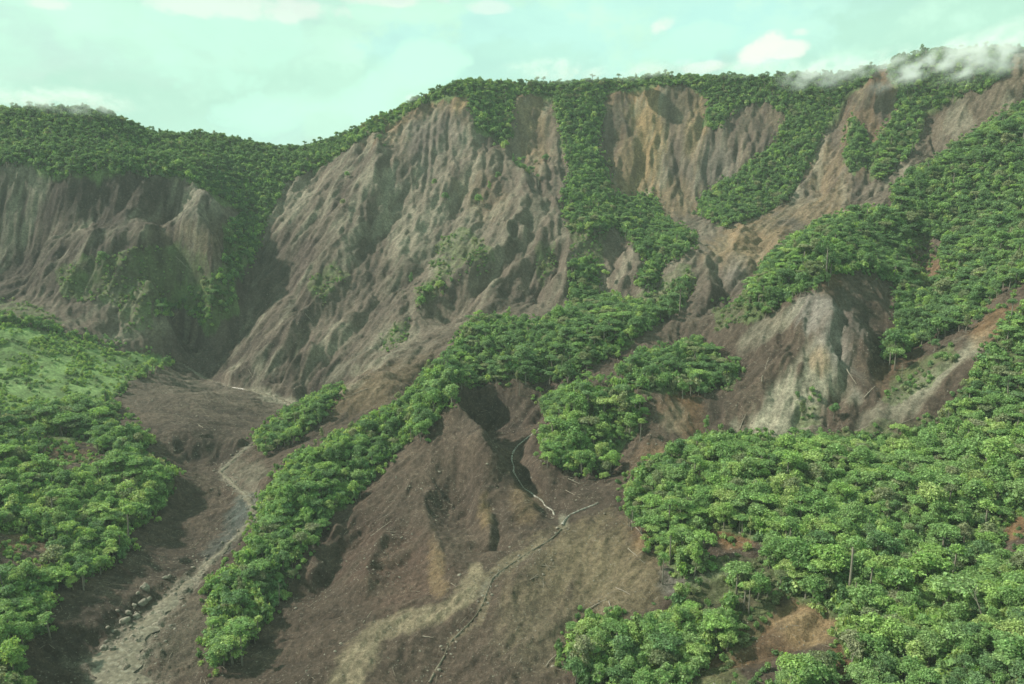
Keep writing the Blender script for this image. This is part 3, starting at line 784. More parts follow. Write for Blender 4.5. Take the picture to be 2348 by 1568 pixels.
for U, V, ru, rv, an, c, k in BLOBS:
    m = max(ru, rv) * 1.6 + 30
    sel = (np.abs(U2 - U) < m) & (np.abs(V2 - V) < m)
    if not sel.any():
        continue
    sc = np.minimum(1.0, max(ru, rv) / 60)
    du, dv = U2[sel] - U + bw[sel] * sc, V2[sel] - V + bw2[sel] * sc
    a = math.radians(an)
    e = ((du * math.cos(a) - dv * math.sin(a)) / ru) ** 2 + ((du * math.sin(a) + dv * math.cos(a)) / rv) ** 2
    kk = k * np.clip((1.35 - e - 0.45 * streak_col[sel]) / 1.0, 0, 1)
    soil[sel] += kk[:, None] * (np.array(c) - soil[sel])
soil *= (1 + 0.13 * np.clip(streak_col, -2, 2) * (0.4 + 0.6 * np.clip(slope / 0.6, 0, 1)))[..., None]
an_ = np.clip(slope / 0.8, 0, 1) * np.clip((Yg - 560) / 150, 0, 1)
rx_, ry_ = X * .927 - Yg * .375, X * .375 + Yg * .927
sc1 = fbm(rx_ / 12, ry_ / 40, 5, 551, .6)
sc2 = fbm(rx_ / 45, ry_ / 90, 3, 561)
kp_ = (np.clip((sc1 + .55 * sc2 - .12) * 3.2, 0, 1) * an_ * .55)[..., None]
soil += kp_ * (np.array((.46, .40, .32)) - soil)
kd_ = (np.clip((-sc1 - .5 * sc2 - .15) * 3.0, 0, 1) * an_ * .45)[..., None]
soil += kd_ * (np.array((.112, .076, .075)) - soil)
soil *= np.array((.495, .502, .46)) * (1 + 0.30 * fbm(X / 40, Yg / 40, 4, 44))[..., None]
green = np.array((.10, .13, .05)) * (1 + 0.5 * fbm(X / 7, Yg / 7, 3, 45)[..., None])
wm = np.clip(wood_g * 1.0 + scrub_g * (0.45 + 0.5 * fbm(X / 6, Yg / 6, 3, 46)), 0, 0.95)[..., None]
grass_patch = in_any(U2 + wobU * 2, V2 + wobV * 2, [[(-300, 730), (0, 745), (150, 775), (290, 810), (400, 828), (300, 865), (220, 930), (0, 960), (-300, 960)]])
green[grass_patch] = np.array((.135, .205, .07)) * (1 + .55 * fbm(X / 12, Yg / 12, 3, 47)[grass_patch][:, None])
soil = soil * (1 - wm) + green * wm
for nm, (P, W) in beds.items():
    if nm.startswith('left'):
        rs, cs = near_box(P, 40)
        x, y = X[rs, cs], Yg[rs, cs]
        best, idx = np.full(x.shape, 1e9), np.zeros(x.shape, int)
        for i in range(0, len(P), 2):
            q = np.hypot(x - P[i, 0], y - P[i, 1])
            m = q < best
            best[m], idx[m] = q[m], i
        k = np.clip(1.3 - best / (W[idx] * 0.7 + 1) + 0.5 * fbm(x / 5, y / 5, 3, 12), 0, 1)[..., None] * .6
        soil[rs, cs] += k * (np.array((.30, .26, .20)) - soil[rs, cs])

# ------------------------------------------------------------------ ground mesh
me = bpy.data.meshes.new('hillside')
co = np.stack([X, Yg, Z], -1).reshape(-1, 3).astype(np.float32)
ii = np.arange(NY * NS).reshape(NY, NS)
quads = np.stack([ii[:-1, :-1], ii[:-1, 1:], ii[1:, 1:], ii[1:, :-1]], -1).reshape(-1, 4).astype(np.int32)
me.vertices.add(len(co))
me.vertices.foreach_set('co', co.ravel())
me.loops.add(quads.size)
me.loops.foreach_set('vertex_index', quads.ravel())
me.polygons.add(len(quads))
me.polygons.foreach_set('loop_start', np.arange(0, quads.size, 4, dtype=np.int32))
me.polygons.foreach_set('use_smooth', np.ones(len(quads), bool))
me.update(calc_edges=True)
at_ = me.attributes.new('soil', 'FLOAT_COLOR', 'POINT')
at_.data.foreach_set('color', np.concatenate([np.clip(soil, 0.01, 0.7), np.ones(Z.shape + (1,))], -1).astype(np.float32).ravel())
hill = bpy.data.objects.new('hillside', me)
COL.objects.link(hill)
hill['kind'] = 'structure'


def material(name, rough=0.9):
    m = bpy.data.materials.new(name)
    m.use_nodes = True
    m.node_tree.nodes.clear()
    t = NT(m.node_tree)
    o = t.n('ShaderNodeOutputMaterial')
    b = t.n('ShaderNodeBsdfPrincipled')
    b.inputs['Roughness'].default_value = rough
    b.inputs['Specular IOR Level'].default_value = 0.2
    t.l(b.outputs[0], o.inputs[0])
    return m, t, b, o


def tex(t, scale, detail=4, rough=0.6, vec=None, kind='ShaderNodeTexNoise'):
    nd = t.n(kind)
    nd.inputs['Scale'].default_value = scale
    if kind == 'ShaderNodeTexNoise':
        nd.inputs['Detail'].default_value = detail
        nd.inputs['Roughness'].default_value = rough
    if vec is not None:
        t.l(vec, nd.inputs['Vector'])
    return nd


m, t, b, o = material('soil and rock', 0.95)
pos = t.n('ShaderNodeNewGeometry').outputs['Position']
att = t.n('ShaderNodeAttribute', attribute_name='soil').outputs['Color']
n1 = tex(t, 0.09, 6, 0.65, pos).outputs['Fac']
n2 = tex(t, 0.40, 6, 0.75, pos).outputs['Fac']
n3 = tex(t, 1.7, 4, 0.7, pos).outputs['Fac']
f = t.math('MULTIPLY', t.ramp(n1, 0.25, 0.75, 0.72, 1.28), t.ramp(n2, 0.25, 0.75, 0.55, 1.45))
f = t.math('MULTIPLY', f, t.ramp(n3, 0.25, 0.75, 0.6, 1.4))
vm = t.n('ShaderNodeVectorMath', operation='SCALE')
t.l(att, vm.inputs[0])
t.l(f, vm.inputs['Scale'])
vo = tex(t, 0.75, kind='ShaderNodeTexVoronoi', vec=pos)
sp = t.math('MULTIPLY', t.math('LESS_THAN', vo.outputs['Distance'], 0.30), t.math('GREATER_THAN', n2, 0.55))
c = t.mix(t.math('MULTIPLY', sp, 0.35), vm.outputs[0], (.26, .23, .19))
vo2 = tex(t, 0.33, kind='ShaderNodeTexVoronoi', vec=pos)
sp2 = t.math('MULTIPLY', t.ramp(vo2.outputs['Distance'], 0.45, 0.15), t.math('GREATER_THAN', n1, 0.52))
c = t.mix(t.math('MULTIPLY', sp2, 0.45), c, t.mix(0.5, c, (.03, .026, .022)))
t.l(c, b.inputs['Base Color'])
bm1 = t.n('ShaderNodeBump')
bm1.inputs['Distance'].default_value = 2.2
bm1.inputs['Strength'].default_value = 0.8
t.l(n2, bm1.inputs['Height'])
bm2 = t.n('ShaderNodeBump')
bm2.inputs['Distance'].default_value = 0.8
bm2.inputs['Strength'].default_value = 0.8
t.l(n3, bm2.inputs['Height'])
t.l(bm1.outputs[0], bm2.inputs['Normal'])
t.l(bm2.outputs[0], b.inputs['Normal'])
me.materials.append(m)


def ground(x, y):
    """height of the finished ground"""
    x, y = np.asarray(x, float), np.asarray(y, float)
    fs = np.clip(np.interp(x / y, S, np.arange(NS)), 0, NS - 1.001)
    fr = np.clip(np.interp(y, YR, np.arange(NY)), 0, NY - 1.001)
    i, j = fs.astype(int), fr.astype(int)
    fs, fr = fs - i, fr - j
    return (Z[j, i] * (1 - fs) + Z[j, i + 1] * fs) * (1 - fr) + (Z[j + 1, i] * (1 - fs) + Z[j + 1, i + 1] * fs) * fr


HORZ = np.maximum.accumulate(np.where(Yg > 100, Z / Yg, -9), 0)


def visible(x, y, z):
    """whether the ground leaves the point in sight"""
    fs = np.clip(np.interp(x / y, S, np.arange(NS)), 0, NS - 1.001).astype(int)
    fr = np.clip(np.interp(y - 3, YR, np.arange(NY)), 0, NY - 1.001).astype(int)
    return z / y > HORZ[fr, fs]


def mesh_from(name, verts, faces, mats=(), mat_idx=None, smooth=False):
    mm = bpy.data.meshes.new(name)
    mm.from_pydata([tuple(v) for v in verts], [], [tuple(f) for f in faces])
    for q in mats:
        mm.materials.append(q)
    if mat_idx is not None:
        mm.polygons.foreach_set('material_index', np.array(mat_idx, dtype=np.int32))
    if smooth:
        mm.polygons.foreach_set('use_smooth', np.ones(len(mm.polygons), bool))
    mm.update()
    return mm


def link(name, mesh, loc=(0, 0, 0), rot=(0, 0, 0), scale=1.0, parent=None, label=None, cat=None, group=None, kind=None):
    ob = bpy.data.objects.new(name, mesh)
    COL.objects.link(ob)
    ob.location, ob.rotation_euler = loc, rot
    ob.scale = (scale,) * 3 if isinstance(scale, (int, float)) else scale
    ob.parent = parent
    for k, v in (('label', label), ('category', cat), ('group', group), ('kind', kind)):
        if v:
            ob[k] = v
    return ob


# water ribbons
wm_, t, b, o = material('silty water', 0.25)
pos = t.n('ShaderNodeNewGeometry').outputs['Position']
nn = tex(t, 0.5, 5, 0.65, pos).outputs['Fac']
n2 = tex(t, 2.2, 3, 0.6, pos).outputs['Fac']
t.l(t.mix(t.math('MULTIPLY', t.ramp(nn, 0.5, 0.72), 0.7), t.mix(t.ramp(nn, 0.3, 0.6), (.085, .072, .055), (.155, .128, .09)), (.25, .225, .18)), b.inputs['Base Color'])
bp = t.n('ShaderNodeBump')
bp.inputs['Distance'].default_value = 0.12
t.l(n2, bp.inputs['Height'])
t.l(bp.outputs[0], b.inputs['Normal'])
wf, t, b, o = material('white brook water', 0.3)
pos = t.n('ShaderNodeNewGeometry').outputs['Position']
nn = tex(t, 0.8, 5, 0.7, pos).outputs['Fac']
t.l(t.mix(t.ramp(nn, 0.35, 0.65), (.09, .075, .058), (.36, .33, .28)), b.inputs['Base Color'])
for nm, (P, W) in beds.items():
    tn = np.gradient(P[:, :2], axis=0)
    tn /= np.linalg.norm(tn, axis=1)[:, None] + 1e-9
    nr = np.c_[-tn[:, 1], tn[:, 0]]
    vs, fs = [], []
    for i in range(len(P)):
        for k in range(5):
            q = (k / 4 - 0.5) * W[i]
            jit = 0.12 * W[i] * float(vnoise(np.array([i / 3.0]), np.array([k * 7.0]), 5)[0]) if k in (0, 4) else 0
            vs.append((P[i, 0] + nr[i, 0] * (q + jit), P[i, 1] + nr[i, 1] * (q + jit), P[i, 2] - 0.42 - (0.5 if k in (0, 4) else 0)))
    for i in range(len(P) - 1):
        for k in range(4):
            a = i * 5 + k
            fs.append((a, a + 5, a + 6, a + 1))
    link('stream', mesh_from('stream', vs, fs, [wm_ if nm in ('left', 'left_upper', 'brook_lower') else wf], smooth=True), kind='structure')

# ------------------------------------------------------------------ foliage and bark materials
def leaf_material(name, lo, mid, hi):
    m, t, b, o = material(name, 0.6)
    info = t.n('ShaderNodeObjectInfo')
    tone = t.mix(t.ramp(info.outputs['Random'], 0.0, 0.5), lo, mid)
    tone = t.mix(t.ramp(info.outputs['Random'], 0.5, 1.0), tone, hi)
    geo = t.n('ShaderNodeNewGeometry')
    nz = tex(t, 0.45, 3, 0.6, geo.outputs['Position']).outputs['Fac']
    br = t.math('MULTIPLY', t.ramp(nz, 0.25, 0.75, 0.65, 1.4), t.ramp(geo.outputs['Random Per Island'], 0, 1, 0.7, 1.35))
    vm = t.n('ShaderNodeVectorMath', operation='SCALE')
    t.l(tone, vm.inputs[0])
    t.l(br, vm.inputs['Scale'])
    t.l(vm.outputs[0], b.inputs['Base Color'])
    tr = t.n('ShaderNodeBsdfTranslucent')
    vm2 = t.n('ShaderNodeVectorMath', operation='MULTIPLY')
    t.l(vm.outputs[0], vm2.inputs[0])
    vm2.inputs[1].default_value = (1.3, 1.25, 0.7)
    t.l(vm2.outputs[0], tr.inputs['Color'])
    mx = t.n('ShaderNodeMixShader')
    mx.inputs[0].default_value = 0.42
    t.l(b.outputs[0], mx.inputs[1])
    t.l(tr.outputs[0], mx.inputs[2])
    t.l(mx.outputs[0], o.inputs[0])
    return m


LEAF = {
    'dark green': leaf_material('dark green leaves', (0.108, 0.182, 0.078), (0.128, 0.217, 0.091), (0.153, 0.240, 0.109)),
    'mid green': leaf_material('mid green leaves', (0.161, 0.268, 0.093), (0.192, 0.303, 0.109), (0.221, 0.318, 0.128)),
    'light green': leaf_material('light green leaves', (0.221, 0.346, 0.103), (0.260, 0.374, 0.121), (0.312, 0.388, 0.150)),
    'grey green': leaf_material('grey green leaves', (0.173, 0.210, 0.110), (0.210, 0.241, 0.128), (0.243, 0.261, 0.154)),
}
TONES = list(LEAF)
bark, t, b, o = material('pale bark', 0.9)
pos = t.n('ShaderNodeNewGeometry').outputs['Position']
t.l(t.mix(tex(t, 0.8, 4, 0.6, pos).outputs['Fac'], (.10, .085, .065), (.27, .24, .19)), b.inputs['Base Color'])
wood_m, t, b, o = material('weathered wood', 0.9)
pos = t.n('ShaderNodeNewGeometry').outputs['Position']
t.l(t.mix(tex(t, 0.5, 4, 0.6, pos).outputs['Fac'], (.13, .10, .075), (.34, .29, .23)), b.inputs['Base Color'])
rock_m, t, b, o = material('boulder stone', 0.9)
pos = t.n('ShaderNodeNewGeometry').outputs['Position']
ri = t.n('ShaderNodeObjectInfo').outputs['Random']
nn = tex(t, 0.7, 6, 0.7, pos).outputs['Fac']
t.l(t.mix(t.math('MULTIPLY', t.ramp(nn, 0.3, 0.7), 0.6), t.mix(ri, (.085, .07, .055), (.21, .18, .14)), (.27, .24, .19)), b.inputs['Base Color'])
bp = t.n('ShaderNodeBump')
bp.inputs['Distance'].default_value = 0.3
t.l(nn, bp.inputs['Height'])
t.l(bp.outputs[0], b.inputs['Normal'])


def tube(path, radii, sides=6):
    vs, fs = [], []
    path = [Vector(p) for p in path]
    for i, p in enumerate(path):
        d = (path[min(i + 1, len(path) - 1)] - path[max(i - 1, 0)]).normalized()
        u = d.cross(Vector((0.31, 0.95, 0.05))).normalized()
        v = d.cross(u)
        for k in range(sides):
            a = 2 * math.pi * k / sides
            vs.append(p + (u * math.cos(a) + v * math.sin(a)) * radii[i])
    for i in range(len(path) - 1):
        for k in range(sides):
            a, c = i * sides + k, i * sides + (k + 1) % sides
            fs.append((a, c, c + sides, a + sides))
    fs.append(tuple(range(sides))[::-1])
    fs.append(tuple(range((len(path) - 1) * sides, len(path) * sides)))
    return vs, fs


def join(*parts):
    V, F = [], []
    for vs, fs in parts:
        o_ = len(V)
        V += list(vs)
        F += [tuple(i + o_ for i in f) for f in fs]
    return V, F


def leaf_clumps(lobes, per_m2, size, R, top=0.25, flat=0.0):
    """many leaf-clump faces spread through a shell of every lobe"""
    V, F = [], []
    for (c, r) in lobes:
        c, r = np.array(c), np.array(r)
        area = 4 * math.pi * (np.prod(r) ** (2 / 3))
        k = int(area * per_m2)
        dr = R.normal(size=(k * 2, 3))
        dr /= np.linalg.norm(dr, axis=1)[:, None]
        keep = (dr[:, 2] > -0.25) | (R.random(k * 2) < top)
        dr = dr[keep][:k]
        bump = 1 + 0.30 * np.sin(dr[:, 0] * 7 + c[0] * 3) * np.sin(dr[:, 1] * 7 + c[1] * 3 + dr[:, 2] * 5)
        p = c + dr * r * (bump * R.uniform(0.40, 1.15, len(dr)) ** 0.6)[:, None]
        nrm = dr + R.normal(scale=0.75, size=dr.shape) + np.array([0, 0, 0.35 + flat])
        nrm /= np.linalg.norm(nrm, axis=1)[:, None]
        u = np.cross(nrm, R.normal(size=nrm.shape))
        u /= np.linalg.norm(u, axis=1)[:, None]
        v = np.cross(nrm, u)
        s = size * R.uniform(0.5, 1.3, len(dr))[:, None]
        asp = R.uniform(0.45, 1.0, len(dr))[:, None]
        quad = np.stack([p + u * s, p + v * s * asp + nrm * s * .15, p - u * s * 0.9, p - v * s * asp * 0.9 + nrm * s * .15], 1)
        o_ = len(V)
        V += quad.reshape(-1, 3).tolist()
        F += (np.arange(len(quad) * 4).reshape(-1, 4) + o_).tolist()
    return V, F


FORM_WORD = ['round-crowned', 'flat-topped spreading', 'narrow upright', 'broad many-lobed', 'low bushy', 'bare-trunked tall']


def tree_shape(form, seed):
    R = np.random.default_rng(seed)
    lobes, limbs, size, per, flat = [], [], 0.42, 3.5, 0.0
    if form == 0:
        H, cr = 13.0, 3.9
        for k in range(10):
            a, e = R.uniform(0, 6.28), R.uniform(0, 1)
            lobes.append(((math.cos(a) * cr * .55 * (1 - e * .5), math.sin(a) * cr * .55 * (1 - e * .5), 6.2 + e * 5.0 + R.uniform(-1.6, .6)), (2.0 * R.uniform(.8, 1.2),) * 2 + (1.7,)))
    elif form == 1:
        H, cr, flat = 15.0, 5.4, 0.5
        for k in range(10):
            a, q = k * 0.63 * 2 + R.uniform(-.3, .3), R.uniform(.25, 1)
            lobes.append(((math.cos(a) * cr * .75 * q, math.sin(a) * cr * .75 * q, 12.2 - 1.2 * q * q + R.uniform(-.6, .6)), (2.1 * R.uniform(.8, 1.25),) * 2 + (1.0,)))
    elif form == 2:
        H, cr = 15.0, 2.6
        for k in range(9):
            e = k / 8
            a = R.uniform(0, 6.28)
            lobes.append(((math.cos(a) * .9, math.sin(a) * .9, 5.5 + e * 8), ((1.9 - .8 * abs(e - .35)) * R.uniform(.8, 1.1),) * 2 + (1.5,)))
    elif form == 3:
        H, cr = 17.0, 5.4
        for k in range(15):
            a, q = R.uniform(0, 6.28), R.uniform(.2, 1)
            lobes.append(((math.cos(a) * cr * .72 * q, math.sin(a) * cr * .72 * q, 9 + (1 - q) * 5.5 + R.uniform(-3.5, 1.2)), (2.0 * R.uniform(.75, 1.3),) * 2 + (1.6 * R.uniform(.8, 1.2),)))
    elif form == 4:
        H, cr, size = 7.0, 2.9, 0.45
        for k in range(7):
            a, q = R.uniform(0, 6.28), R.uniform(.1, 1)
            lobes.append(((math.cos(a) * 1.7 * q, math.sin(a) * 1.7 * q, 2.6 + (1 - q) * 2.4), (1.5 * R.uniform(.8, 1.2),) * 2 + (1.4,)))
    else:
        H, cr = 19.0, 3.6
        for k in range(7):
            a, q = R.uniform(0, 6.28), R.uniform(.2, 1)
            lobes.append(((math.cos(a) * 2.6 * q, math.sin(a) * 2.6 * q, 15.2 + (1 - q) * 2.6 + R.uniform(-.9, .6)), (1.6 * R.uniform(.75, 1.2),) * 2 + (1.15,)))
        per = 3.0
    crown = leaf_clumps(lobes, per, size, R, 0.25, flat)
    zb = min(c[2] for c, r in lobes)
    lean = R.uniform(-.5, .5, 2)
    th = zb + (1.0 if form != 4 else 0.4)
    r0 = 0.15 + 0.013 * H
    parts = [tube([(0, 0, -2.5), (lean[0] * .3, lean[1] * .3, th * .35), (lean[0], lean[1] * .7, th * .7), (lean[0] * .8, lean[1], th)], [r0 * 1.35, r0, r0 * .8, r0 * .6])]
    for (c, r) in lobes[:6]:
        st = Vector((lean[0] * .9, lean[1] * .85, th * R.uniform(.72, .97)))
        en = Vector(c)
        parts.append(tube([st, st.lerp(en, .5) + Vector((0, 0, .3)), en], [r0 * .45, r0 * .3, r0 * .1], 4))
    return crown, join(*parts), H


NVAR = 2
SHAPES = {}                                            # (form, variant, tone) -> crown mesh; trunks shared by the tones
TRUNKS, HEIGHT, WHOLE = {}, {}, []
proto_col = bpy.data.collections.new('tree kinds')     # never linked to the scene: only the kinds the wood is sown from
for fo in range(6):
    for va in range(NVAR):
        (cv, cf), (tv, tf), H = tree_shape(fo, 100 + fo * 10 + va)
        HEIGHT[fo] = H
        TRUNKS[fo, va] = mesh_from('trunk', tv, tf, [bark], smooth=True)
        for tn_ in TONES:
            SHAPES[fo, va, tn_] = mesh_from('crown', cv, cf, [LEAF[tn_]])
            jv, jf = join((cv, cf), (tv, tf))
            jm = mesh_from('tree', jv, jf, [LEAF[tn_], bark], [0] * len(cf) + [1] * len(tf))
            ob = bpy.data.objects.new('kind_%02d' % len(WHOLE), jm)
            proto_col.objects.link(ob)
            WHOLE.append((fo, va, tn_))
WIDX = {k: i for i, k in enumerate(WHOLE)}


def sow(name, pts, rot, scl, idx, coll, label_kind='stuff'):
    """one object: a wood, scrub or rubble sown on the ground by geometry nodes"""
    mm = bpy.data.meshes.new(name)
    mm.vertices.add(len(pts))
    mm.vertices.foreach_set('co', np.asarray(pts, np.float32).ravel())
    for an, ty, arr, fld in (('turn', 'FLOAT_VECTOR', rot, 'vector'), ('size', 'FLOAT_VECTOR', scl, 'vector'), ('which', 'INT', idx, 'value')):
        a_ = mm.attributes.new(an, ty, 'POINT')
        a_.data.foreach_set(fld, np.asarray(arr, np.int32 if ty == 'INT' else np.float32).ravel())
    ob = link(name, mm, kind='stuff')
    ng = bpy.data.node_groups.new(name, 'GeometryNodeTree')
    ng.interface.new_socket('Geometry', in_out='INPUT', socket_type='NodeSocketGeometry')
    ng.interface.new_socket('Geometry', in_out='OUTPUT', socket_type='NodeSocketGeometry')
    nd = ng.nodes
    gi, go = nd.new('NodeGroupInput'), nd.new('NodeGroupOutput')
    ci = nd.new('GeometryNodeCollectionInfo')
    ci.inputs['Collection'].default_value = coll
    ci.inputs['Separate Children'].default_value = True
    ci.inputs['Reset Children'].default_value = True
    ip = nd.new('GeometryNodeInstanceOnPoints')
    ip.inputs['Pick Instance'].default_value = True
    e2r = nd.new('FunctionNodeEulerToRotation')

    def na(nm_, ty):
        q = nd.new('GeometryNodeInputNamedAttribute')
        q.data_type = ty
        q.inputs[0].default_value = nm_
        return q.outputs[0]
    L_ = ng.links.new
    L_(gi.outputs[0], ip.inputs['Points'])
    L_(ci.outputs[0], ip.inputs['Instance'])
    L_(na('which', 'INT'), ip.inputs['Instance Index'])
    L_(na('turn', 'FLOAT_VECTOR'), e2r.inputs[0])
    L_(e2r.outputs[0], ip.inputs['Rotation'])
    L_(na('size', 'FLOAT_VECTOR'), ip.inputs['Scale'])
    L_(ip.outputs[0], go.inputs[0])
    md = ob.modifiers.new('sown', 'NODES')
    md.node_group = ng
    return ob


# ------------------------------------------------------------------ where trees stand
def scatter(y0, y1, sp, smax=0.8):
    yy = np.arange(y0, y1, sp)
    P = []
    for y in yy:
        xs = np.arange(-smax * y, smax * y, sp)
        P.append(np.c_[xs, np.full(len(xs), y)])
    P = np.concatenate(P)
    return P + rng.uniform(-.48, .48, P.shape) * sp


cand = scatter(205, 1260, 4.3)
tx, ty = cand[:, 0], cand[:, 1]
tz = ground(tx, ty)
zone = fbm(tx / 45, ty / 45, 3, 301)
zone2 = fbm(tx / 30, ty / 30, 3, 302)
nT = len(tx)
form = rng.choice(6, nT, p=[.34, .13, .13, .24, .12, .04])
form = np.where((zone2 > .25) & (rng.random(nT) < .5), 1, form)
u, v = proj(tx, ty, tz + 6)
meadow = in_any(u, v + 10, [[(-300, 720), (0, 735), (150, 765), (290, 805), (405, 825), (300, 870), (230, 935), (0, 950), (-300, 950)]])
form = np.where(meadow, 4, form)
tscale = rng.uniform(0.55, 1.15, nT) * (1 + 0.3 * zone) * np.where(rng.random(nT) < .09, 1.4, 1)
tscale = np.where(ty > 850, np.minimum(tscale, 1.05), tscale)
tscale = np.where(form == 4, tscale * rng.uniform(.6, 1.1, nT), tscale)
tscale *= np.where((ty < 345) & (tx > 20), .84, np.where(ty < 700, .82, .82))
hgt = np.array([HEIGHT[f] for f in range(6)])[form] * tscale
u, v = proj(tx, ty, tz + hgt * 0.55)
ub, vb = proj(tx, ty, tz)
fw = np.clip(450 / ty, .45, 1.4)
wu, wv = 34 * fw * fbm(tx / 13, ty / 13, 3, 351), 26 * fw * fbm(tx / 13 + 50, ty / 13, 3, 352)
inside = in_any(u + wu, v + wv, FOREST.values()) & ~in_any(ub + wu, vb - 6, HOLES)
core = np.ones(nT, bool)
for a_, b_ in ((1, 0), (-1, 0), (0, 1), (0, -1)):
    core &= in_any(u + wu + 22 * fw * a_, v + wv + 18 * fw * b_, FOREST.values())
rim = inside & ~core & (u > 0) & (u < FW)
tscale = np.where(rim, tscale * rng.uniform(.5, 1.0, nT), tscale)
form = np.where(rim & (rng.random(nT) < .35), rng.choice([4, 2, 5, 4], nT), form)
hgt = np.array([HEIGHT[f] for f in range(6)])[form] * tscale
inside |= (u > 2360) & (ty < 900) & (ty > 230)
crest = (ty > 950) & ~visible(tx, ty, tz + 1.0) & (v < 420) & (u < 2347)
form = np.where((ty > 900) & (form == 1), rng.choice([0, 2, 3, 5], nT), form)
tscale = np.where(crest, tscale * 1.0, tscale)
hgt = np.array([HEIGHT[f] for f in range(6)])[form] * tscale
inside |= crest & (rng.random(nT) < .9)
inside &= ~(meadow & (rng.random(nT) < .90))
inside &= rng.random(nT) < np.where(zone < -.45, .75, .97)
inside &= ~(in_any(u, v, [FOREST['plateau'], FOREST['ledge'], FOREST['spur offshoot']]) & (rng.random(nT) < .35))
wet = np.zeros(nT, bool)
for P, W in beds.values():
    for i in range(0, len(P), 3):
        wet |= np.hypot(tx - P[i, 0], ty - P[i, 1]) < W[i] * .6 + 2
inside &= ~wet
seen_t = visible(tx, ty, tz + hgt * 0.97) & (u > -60) & (u < FW + 60) & (v > -60) & (v < FH + 120)
side = ((u <= -60) | (u >= FW + 60)) & (np.abs(u - FW / 2) < FW * .72) & visible(tx, ty, tz + hgt)
keep = np.nonzero(inside & (seen_t | side))[0]
tx, ty, tz, form, tscale, hgt, zone, zone2 = (a[keep] for a in (tx, ty, tz, form, tscale, hgt, zone, zone2))
nT = len(tx)
rt = rng.random(nT) * .8 + .1 + zone * .9
tone = np.select([rt < .12, rt < .58, rt < .86], [0, 1, 2], 1)
tone = np.where(rng.random(nT) < .09, 3, tone)
tone = np.where((ty > 480) & (tone == 2) & (rng.random(nT) < .7), 1, tone)
tone = np.where((ty > 480) & (tone == 1) & (rng.random(nT) < .72), 0, tone)
tone = np.where((ty > 820) & (tx < -200) & (rng.random(nT) < .7), 0, tone)
var = rng.integers(0, NVAR, nT)
turn = rng.uniform(0, 6.28, nT)

# single trees that stand apart: base on the photo, height in metres, form, tone, label
SINGLES = [
    (1386, 668, 22, 5, 'light green', 'tall slender tree with bare pale trunk and small crown on brown spur'),
    (1122, 752, 13, 1, 'grey green', 'leaning grey green tree with thin crown behind the wooded middle ridge'),
    (1166, 730, 11, 2, 'light green', 'slim light green tree at the foot of the brown spurs'),
    (1070, 778, 12, 0, 'grey green', 'pale round tree at upper left end of the wooded middle ridge'),
    (942, 655, 14, 2, 'dark green', 'narrow dark green tree alone on the bare slope beside a dead stem'),
    (1258, 955, 13, 1, 'mid green', 'spreading tree leaning over the white brook, left of the wooded knob'),
    (912, 925, 9, 0, 'grey green', 'small round tree on the edge of the shaded brown notch'),
    (738, 1010, 10, 2, 'grey green', 'pale narrow tree standing above the wooded long spur on bare soil'),
    (1910, 962, 11, 0, 'dark green', 'small dark round tree on a thin stem below the grey scar'),
    (1838, 962, 13, 2, 'grey green', 'vine clad grey green tree at the foot of the grey scar'),
    (1618, 992, 11, 2, 'mid green', 'slim tree in front of the red brown cut bank'),
    (2057, 1018, 13, 1, 'light green', 'light green flat tree on white trunk in front of the scar debris'),
    (2050, 848, 16, 1, 'mid green', 'flat crowned tree on bare trunk at right edge of the grey scar'),
    (1716, 1408, 15, 5, 'light green', 'thin tree with long bare stem on the scrubby ledge'),
    (1404, 1428, 6, 4, 'light green', 'small bright green bush above the fallen trunks'),
    (1335, 1540, 18, 3, 'grey green', 'large grey green tree at left end of the bottom grove'),
    (157, 1248, 14, 1, 'light green', 'umbrella shaped pale tree on the left slope beside a brown patch'),
    (1021, 462, 12, 4, 'dark green', 'dark bush alone high on the main slide face'),
    (1122, 440, 13, 2, 'mid green', 'upright bush on a rib of the slide face, upper one of two'),
    (1097, 470, 14, 4, 'mid green', 'wide bush on a rib of the slide face, lower one of two'),
    (796, 408, 9, 4, 'mid green', 'tiny bush high on the dark left part of the slide face'),
    (786, 472, 9, 4, 'grey green', 'faint grey bush below the tiny bush on the slide face'),
    (1088, 570, 15, 3, 'grey green', 'grey green tree with ragged crown in the middle of the slide face'),
    (235, 612, 20, 3, 'dark green', 'dark tree with tall dead stem alone on the left mountain bench'),
    (965, 705, 13, 4, 'mid green', 'lower left bush of the green clump on the slide foot'),
    (985, 685, 15, 0, 'mid green', 'tallest bush of the green clump on the slide foot'),
    (1008, 668, 13, 4, 'light green', 'upper right bush of the green clump on the slide foot'),
    (2112, 142, 20, 2, 'dark green', 'dark pointed tree rising above the misty right skyline'),
    (580, 348, 16, 5, 'dark green', 'thin tall tree on the skyline left of the saddle'),
    (603, 352, 15, 5, 'dark green', 'thin umbrella topped tree on the skyline nearest the saddle'),
    (1342, 655, 17, 2, 'mid green', 'tall narrow tree on the steep rib above the middle ridge'),
    (1560, 1388, 11, 0, 'light green', 'pale tree at upper edge of the grey rock ledge'),
    (305, 700, 16, 2, 'dark green', 'thin dark tree below the left mountain bench'),
    (1245, 625, 13, 2, 'grey green', 'thin grey tree on the crest of a brown spur'),
    (905, 760, 10, 2, 'grey green', 'thin grey tree on the pale scrubby slope foot'),
]
taken = 0
for U, V, h, fo, tn_, lab in SINGLES:
    p = hit(U, V)
    root = link('tree', None, tuple(p), (0, 0, rng.uniform(0, 6.28)), h / HEIGHT[fo], label=lab, cat='tree')
    link('crown', SHAPES[fo, 0, tn_], parent=root)
    link('trunk', TRUNKS[fo, 0], parent=root)
    taken += 1

